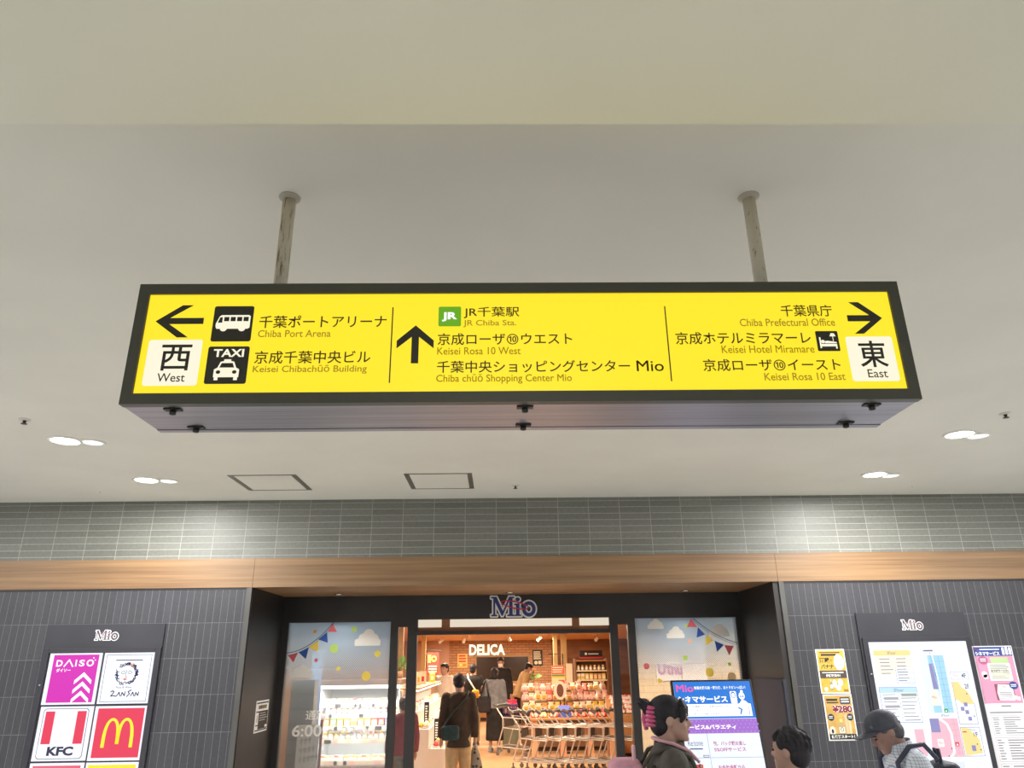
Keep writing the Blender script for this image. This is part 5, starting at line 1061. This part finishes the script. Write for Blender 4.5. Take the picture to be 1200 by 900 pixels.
    if kind == 'trousers':
        l.loft([oval_ring(z, w, d, 0) for z, w, d in ((.78, .176, .112), (.88, .178, .116), (1.0, .158, .106))])
        for sx in (-1, 1): l.tube([(sx*.088, 0, .86), (sx*.093, .005, .68), (sx*.096, .01, .48), (sx*.098, -.01, .28), (sx*.098, -.012, .07)], [.096, .09, .078, .072, .064], 16)
    else: l.loft([oval_ring(z, w, d, y) for z, w, d, y in ((.22, .20, .16, 0), (.4, .195, .15, 0), (.62, .19, .14, 0), (.8, .182, .124, 0), (1.0, .155, .104, 0))])
    l = fuse(l, vox*1.2, 4).xform(S); l.build(kind, bottom, t)
    for sx in (-1, 1):
        f = MB().ball((sx*.096, .04, .045), (.048, .125, .045)); f.ball((sx*.096, -.03, .07), (.044, .055, .05)); f.box((sx*.096-.045, -.08, .002), (sx*.096+.045, .16, .025)); f = fuse(f, .012, 2).xform(S)
        mz = min(v.z for v in f.v); f.xform(Matrix.Translation((0, 0, -mz))); f.build('shoe', shoe or M('#2a2826', .6), t)
    return t, S, hx, tx, J

# woman with the claw clip, turned towards the kiosk
olive = mottled('olive_spotted_jacket', '#4a453d', '#56514a', 16, .85, 0, .2)
t, S, hx, tx, J = person('woman with a black bun and pink hair clip passing the screen kiosk', (.82, 3.95, 0), R(-96), 1.53, hairstyle='bun', top_m=olive, hem=.72, bottom=M('#26283a', .85), puff=.026, vox=.0075, head_pitch=R(2), wide=.95)
# bun and claw clip
def wx(b): return b.xform(S)
bn = MB()
for k in range(9):
    a = k*.7; bn.tube([hx((.012*math.cos(a), -.105, .15+.01*math.sin(a))), hx((.03*math.cos(a), -.135, .165+.03*math.sin(a))), hx((.02*math.cos(a*1.3), -.155-.01*(k % 3), .185+.025*math.sin(a*1.7)))], [.018, .014, .005], 7)
bn.ball(hx((0, -.115, .145)), (.035, .03, .05)); wx(bn).build('bun', HB, t)
cl = MB(); pinkm = M('#c2557e', .35)
for sg in (-1, 1):
    for k in range(5):
        z = .075+k*.021; cl.tube([hx((sg*.006, -.128, z)), hx((sg*.032, -.122, z+.004)), hx((sg*.052, -.098, z+.002)), hx((sg*.056, -.075, z))], [.013, .012, .010, .004], 7)
cl.tube([hx((0, -.13, .05)), hx((0, -.142, .10)), hx((0, -.136, .16)), hx((0, -.115, .20))], [.011, .014, .013, .006], 8); wx(cl).build('hair_clip', pinkm, t, 'pink claw clip')
pp = M('#d3a0aa', .6); c = MB()
c.tube([tx((-.05, .135, 1.39)), tx((-.085, .085, 1.445)), tx((-.098, .0, 1.482)), tx((-.068, -.07, 1.497)), tx((0, -.095, 1.502)), tx((.068, -.07, 1.497)), tx((.098, .0, 1.482)), tx((.085, .085, 1.445)), tx((.05, .135, 1.39))], .0085, 8); c.tube([tx((.05, .138, 1.38)), tx((.045, .148, 1.27)), tx((.04, .146, 1.1))], .007, 8); wx(c).build('piping', pp, t, 'pink collar piping')
co = MB(); co.loft([[tx(q) for q in oval_ring(z, w, d, y)] for z, w, d, y in ((1.40, .115, .10, -.012), (1.445, .088, .085, -.01), (1.485, .082, .08, -.008))], cap=False); wx(co).build('collar', olive, t)
sp = MB()
for x, y, z in ((.185, .03, 1.36), (.19, -.05, 1.32), (.21, .02, 1.26), (.215, -.04, 1.2), (.15, .1, 1.33), (.16, -.105, 1.38), (.22, .03, 1.15)): sp.ball(tx((x*1.09, y*1.05, z)), (.012, .012, .012), None, 8, 6)
wx(sp).build('embroidered_dots', M('#25221f', .9), t)
# her backpack and the bottle in its side pocket (local frame of the woman)
bpk = thing('backpack', 'pink backpack worn by the woman with the hair clip', 'backpack', (.55, 3.9, .9))
def rbox(lo, hi, bev): return MB().box(lo, hi, bev=bev)
fb = fuse(rbox((-.15, -.34, .92), (.15, -.155, 1.40), .045), .012, 6); wx(fb).build('body', cloth('pink', '#c890a0', '#d29aa9', 30), bpk)
fb = fuse(rbox((-.12, -.385, .95), (.12, -.33, 1.18), .02), .01, 4); wx(fb).build('front_pocket', cloth('pink2', '#c088a0', '#cb93a8', 30), bpk)
for sx in (-1, 1): wx(MB().tube([(sx*.09, -.16, 1.37), (sx*.105, -.115, 1.435), (sx*.115, -.02, 1.462), (sx*.118, .085, 1.42), (sx*.12, .132, 1.3), (sx*.15, .085, 1.08), (sx*.13, -.16, .98)], .012, 8)).build('strap', olive, bpk)
wx(MB().tube([(-.03, -.2, 1.39), (-.03, -.2, 1.46), (.03, -.2, 1.46), (.03, -.2, 1.39)], .009, 8)).build('top_loop', M('#e0b4bd', .7), bpk)
wx(MB().box((.148, -.30, .93), (.20, -.18, 1.12), bev=.015)).build('side_pocket', cloth('pink2', '#c088a0'), bpk)
bt = thing('water_bottle', 'small clear bottle with a white cap in the pink backpack pocket', 'bottle', (.56, 3.8, 1.0))
wx(MB().lathe([(.03, 1.0), (.033, 1.02), (.033, 1.24), (.028, 1.28), (.014, 1.31), (.014, 1.33)], (.176, -.24, 0), 18)).build('bottle', M('#8c9096', .2), bt); wx(MB().lathe([(.019, 1.315), (.019, 1.35), (.016, 1.353)], (.176, -.24, 0), 16)).build('cap', M('#e6e4e6', .4), bt)

# man in the cap
def check_mat():
    m, nt, b, L = node_mat('checked_shirt'); g = nt.nodes.new('ShaderNodeTexCoord'); s = nt.nodes.new('ShaderNodeSeparateXYZ'); L.new(g.outputs['Object'], s.inputs[0])
    fs = []
    for i, sc in ((1, 70), (2, 70), (0, 70)):
        ml = nt.nodes.new('ShaderNodeMath'); ml.operation = 'MULTIPLY'; ml.inputs[1].default_value = sc; L.new(s.outputs[i], ml.inputs[0])
        f = nt.nodes.new('ShaderNodeMath'); f.operation = 'FRACT'; L.new(ml.outputs[0], f.inputs[0]); l = nt.nodes.new('ShaderNodeMath'); l.operation = 'LESS_THAN'; l.inputs[1].default_value = .2; L.new(f.outputs[0], l.inputs[0]); fs.append(l.outputs[0])
    a = nt.nodes.new('ShaderNodeMath'); a.operation = 'ADD'; L.new(fs[1], a.inputs[0]); L.new(fs[2], a.inputs[1]); d = nt.nodes.new('ShaderNodeMath'); d.operation = 'MULTIPLY'; d.inputs[1].default_value = .5; L.new(a.outputs[0], d.inputs[0])
    L.new(ramp(nt, d.outputs[0], [(0, lin('#dde1e8')), (.5, lin('#a9b4c8')), (1, lin('#7484a2'))]), b.inputs['Base Color']); b.inputs['Roughness'].default_value = .85; return m
CK = check_mat()
t, S, hx, tx, J = person('man in a dark cap and checked shirt bending forward by the floor map', (2.29, 4.42, 0), R(86), 1.455, skin=SKT, hair=mottled('grey_hair', '#4a484c', '#66646a', 40, .6), hairstyle='short', top_m=CK, bottom=M('#4a4c54', .85), lean=R(17), head_pitch=R(16), vox=.0075, puff=.016, wide=1.05, arms={-1: ((-.23, .05, 1.13), (-.15, .25, 1.02)), 1: ((.23, .05, 1.13), (.15, .25, 1.02))})
capm = mottled('navy_cap', '#44464f', '#50525c', 30, .8, 0, .1); THm = Matrix.Identity(4)
cap_t = Matrix.Translation((0, -.02, .13)) @ Matrix.Rotation(R(16), 4, 'X') @ Matrix.Translation((0, .02, -.13))
_hx = hx
def hx(v): return _hx(cap_t @ Vector(v))
cp = MB(); rings = []
for z, f, bk, w in ((.118, .098, -.108, .086), (.145, .102, -.112, .089), (.175, .096, -.108, .086), (.205, .07, -.088, .07), (.225, .03, -.05, .04), (.232, 0, -.02, .015)):
    rings.append([hx(q) for q in oval_ring(z, w, (f-bk)/2, (f+bk)/2, 28, .95)])
cp.loft(rings); hat = thing('cap', 'dark navy baseball cap worn by the man at the floor map', 'cap', (2.05, 4.4, 1.35)); cp.xform(S).build('crown', capm, hat)
br = MB(); top_, bot_ = [], []
for k in range(17):
    a = -1.25+2.5*k/16; top_.append((math.sin(a)*.083, math.cos(a)*.075+.025)); 
def brim(z): return [hx((x, y, z-.0)) for x, y in top_] + [hx((math.sin(a)*.085, .075+math.cos(a)*.11, z-.012)) for a in [1.35-2.7*k/16 for k in range(17)]]
P0 = brim(.128); P1 = brim(.122); n = len(P0)
br.add(P0+P1, [list(range(n)), [n+i for i in range(n)][::-1]] + [[i, (i+1) % n, n+(i+1) % n, n+i] for i in range(n)]); br.xform(S).build('brim', capm, hat)
MB().tube([hx((-.02, -.112, .125)), hx((0, -.122, .125)), hx((.02, -.112, .125))], .009, 8).xform(S).build('buckle_strap', M('#2a2a34', .6), hat)
co = MB(); co.loft([[tx(q) for q in oval_ring(z, w, d, y)] for z, w, d, y in ((1.43, .11, .092, -.014), (1.47, .083, .08, -.012), (1.51, .078, .076, -.012))], cap=False); co.xform(S).build('collar', CK, t)
vst = MB().loft([[tx(q) for q in oval_ring(z, w, d, y)] for z, w, d, y in ((.84, .196, .140, 0), (1.0, .182, .132, 0), (1.15, .175, .128, .004), (1.3, .196, .134, .004), (1.37, .12, .10, .03))]); 
bk = thing('backpack', 'dark navy backpack worn by the man in the cap', 'backpack', (2.5, 4.42, 1.1))
def wt(b): b.v = [S @ (TTm @ v) for v in b.v]; return b
piv = Vector((0, 0, .93)); TTm = Matrix.Translation(piv) @ Matrix.Rotation(-R(17), 4, 'X') @ Matrix.Translation(-piv)
wt(fuse(MB().box((-.14, -.27, .95), (.14, -.145, 1.33), bev=.04), .012, 5)).build('body', mottled('navy_nylon', '#2b2d3a', '#353748', 20, .6), bk)
wt(fuse(MB().box((-.11, -.30, .98), (.11, -.25, 1.2), bev=.02), .01, 4)).build('front_pocket', M('#2c2e3c', .6), bk)
for sx in (-1, 1): wt(MB().tube([(sx*.10, -.16, 1.37), (sx*.125, -.11, 1.475), (sx*.13, -.02, 1.49), (sx*.135, .09, 1.43), (sx*.14, .125, 1.3), (sx*.175, .05, 1.08), (sx*.13, -.15, 1.0)], .015, 8)).build('strap', M('#3a3d50', .6), bk)
wt(MB().tube([(-.025, -.2, 1.32), (-.025, -.22, 1.40), (.025, -.22, 1.40), (.025, -.2, 1.32)], .012, 8)).build('haul_loop', M('#2a2c38', .6), bk)

# dark haired person seen from behind beside the dark porch
person('short haired person seen from behind between the kiosk and the man in the cap', (1.36, 3.85, 0), R(46), 1.385, hairstyle='short', top_m=M('#3a3c48', .85), bottom=M('#2e2f36', .85), vox=.009, puff=.018, tufts=True)

# shoppers
brn = cloth('brown', '#3a2e26', '#463a30', 12)
t, S, hx, tx, J = person('shopper in a dark brown jacket and beige trousers walking into the shop', (-.54, 10.5, 0), R(6), 1.57, hairstyle='short', top_m=brn, hem=.76, bottom=cloth('beige', '#b59a72', '#c2a880', 14), vox=.014, puff=.022, wide=.9, shoe=M('#d8d4cc', .6), head_pitch=R(14))
bag = thing('shoulder_bag', 'dark teal shoulder bag on the back of the shopper in brown', 'bag', (-.63, 10.35, .8)); b = fuse(MB().box((-.24, -.24, .86), (.0, -.15, 1.05), bev=.03), .014, 5).xform(S); b.build('body', cloth('teal', '#27393c', '#31474a', 20), bag)
MB().tube([(-.22, -.2, 1.03), (-.1, -.165, 1.2), (.1, -.14, 1.40), (.14, -.02, 1.475), (.10, .13, 1.36), (-.12, .16, 1.1), (-.235, .02, 1.0), (-.23, -.15, 1.0)], .012, 8).xform(S).build('strap', M('#26302f', .7), bag)
bag = thing('patterned_bag', 'black and cream patterned shopping bag hanging from the shopper in brown', 'bag', (-.27, 10.5, .4))
pm, nt, bs, L = node_mat('patterned_cloth'); vz = nt.nodes.new('ShaderNodeTexVoronoi'); vz.inputs['Scale'].default_value = 22; L.new(coords(nt), vz.inputs['Vector']); L.new(ramp(nt, vz.outputs[0], [(.28, lin('#1c1a18')), (.42, lin('#8a8070'))]), bs.inputs['Base Color'])
hw = J[1][2]; b = MB(); b.loft([[Vector((hw.x+x*w, hw.y+y*w*.6, hw.z-.08-z)) for x, y in ((-.1, -.05), (0, -.07), (.1, -.05), (.1, .05), (0, .07), (-.1, .05))] for z, w in ((0, .25), (.12, .6), (.25, .95), (.40, 1.1), (.46, .9))]); b.xform(S).build('body', pm, bag)
MB().tube([hw+Vector((-.03, 0, -.1)), hw+Vector((-.012, 0, -.03)), hw+Vector((.012, 0, -.03)), hw+Vector((.03, 0, -.1))], .008, 6).xform(S).build('handle', pm, bag)

t, S, hx, tx, J = person('shopper in a grey denim jacket and long black skirt queueing in the shop', (-.12, 16.9, 0), R(-12), 1.60, hairstyle='bob', top_m=cloth('greydenim', '#6c7076', '#80858c', 12), hem=.86, bottom=cloth('blackskirt', '#1d1a1b', '#262324', 12), kind='skirt', vox=.018, puff=.03, shoe=M('#8a8f98', .6))
bag = thing('tote_bag', 'black tote bag on the shoulder of the shopper in the grey jacket', 'bag', (-.35, 16.8, .8)); b = fuse(MB().box((-.34, -.18, .78), (-.05, -.135+.03, 1.12), bev=.03), .02, 5).xform(S); b.build('body', cloth('blacknylon', '#262326', '#302c30', 14), bag)
for y in (-.19, -.10): MB().tube([(-.29, y, 1.08), (-.24, y, 1.28), (-.19, -.05, 1.475), (-.13, y, 1.3), (-.10, y, 1.08)], .011, 8).xform(S).build('handle', M('#1d1a1c', .7), bag)

t, S, hx, tx, J = person('shopper in a black top with a white bag strap facing the service counter', (-.62, 18.2, 0), R(-6), 1.68, hairstyle='short', top_m=cloth('blacktop', '#1b191a', '#242122', 12), sleeve=False, bottom=cloth('khaki', '#8a7658', '#96825f', 12), vox=.018, puff=.03, wide=1.1)
bag = thing('sling_bag', 'mustard yellow sling bag on a white strap on the shopper in black', 'bag', (-.5, 18.0, .95)); fuse(MB().box((.0, -.22, .98), (.17, -.145, 1.16), bev=.03), .016, 5).xform(S).build('pouch', cloth('mustard', '#d49a2c', '#dca63a', 14), bag)
MB().tube([(.08, -.165, 1.14), (.0, -.16, 1.26), (-.09, -.145, 1.40), (-.12, -.03, 1.485), (-.10, .125, 1.36), (.06, .16, 1.15), (.215, .02, 1.05), (.17, -.13, 1.04)], .018, 8).xform(S).build('strap', M('#e6e2da', .7), bag)

person('tall man in black wearing a white face mask facing out of the shop', (.02, 20.6, 0), R(176), 1.84, hairstyle='short', top_m=cloth('blackcoat', '#1c1a1b', '#252223', 10), hem=.6, bottom=M('#1e1c1e', .85), vox=.02, puff=.03, mask=True, wide=1.1, head_pitch=R(12))
person('shop worker in a beige top and black apron wearing a face mask, bending over', (.50, 21.2, 0), R(-70), 1.74, hairstyle='short', top_m=cloth('beigetop', '#b89a6c', '#c4a678', 12), bottom=M('#211e1e', .85), kind='skirt', vox=.02, puff=.02, mask=True, lean=R(22), head_pitch=R(12))
person('person in white with black hair behind the island chiller', (-1.2, 17.2, 0), R(150), 1.70, hairstyle='short', top_m=cloth('whitetop', '#d8d2c8', '#e2dcd2', 12), bottom=M('#3a3634', .85), vox=.02, puff=.02)
person('person in a maroon jumper seen through the narrow pane by the chilled case', (-1.23, 10.3, 0), R(20), 1.30, hair=mottled('greying_hair', '#4c4644', '#6a6260', 40, .6), hairstyle='short', top_m=cloth('maroon', '#8a4a50', '#9a565c', 14), hem=.84, bottom=cloth('greytrouser', '#77746e', '#84817a', 14), vox=.014, puff=.025)
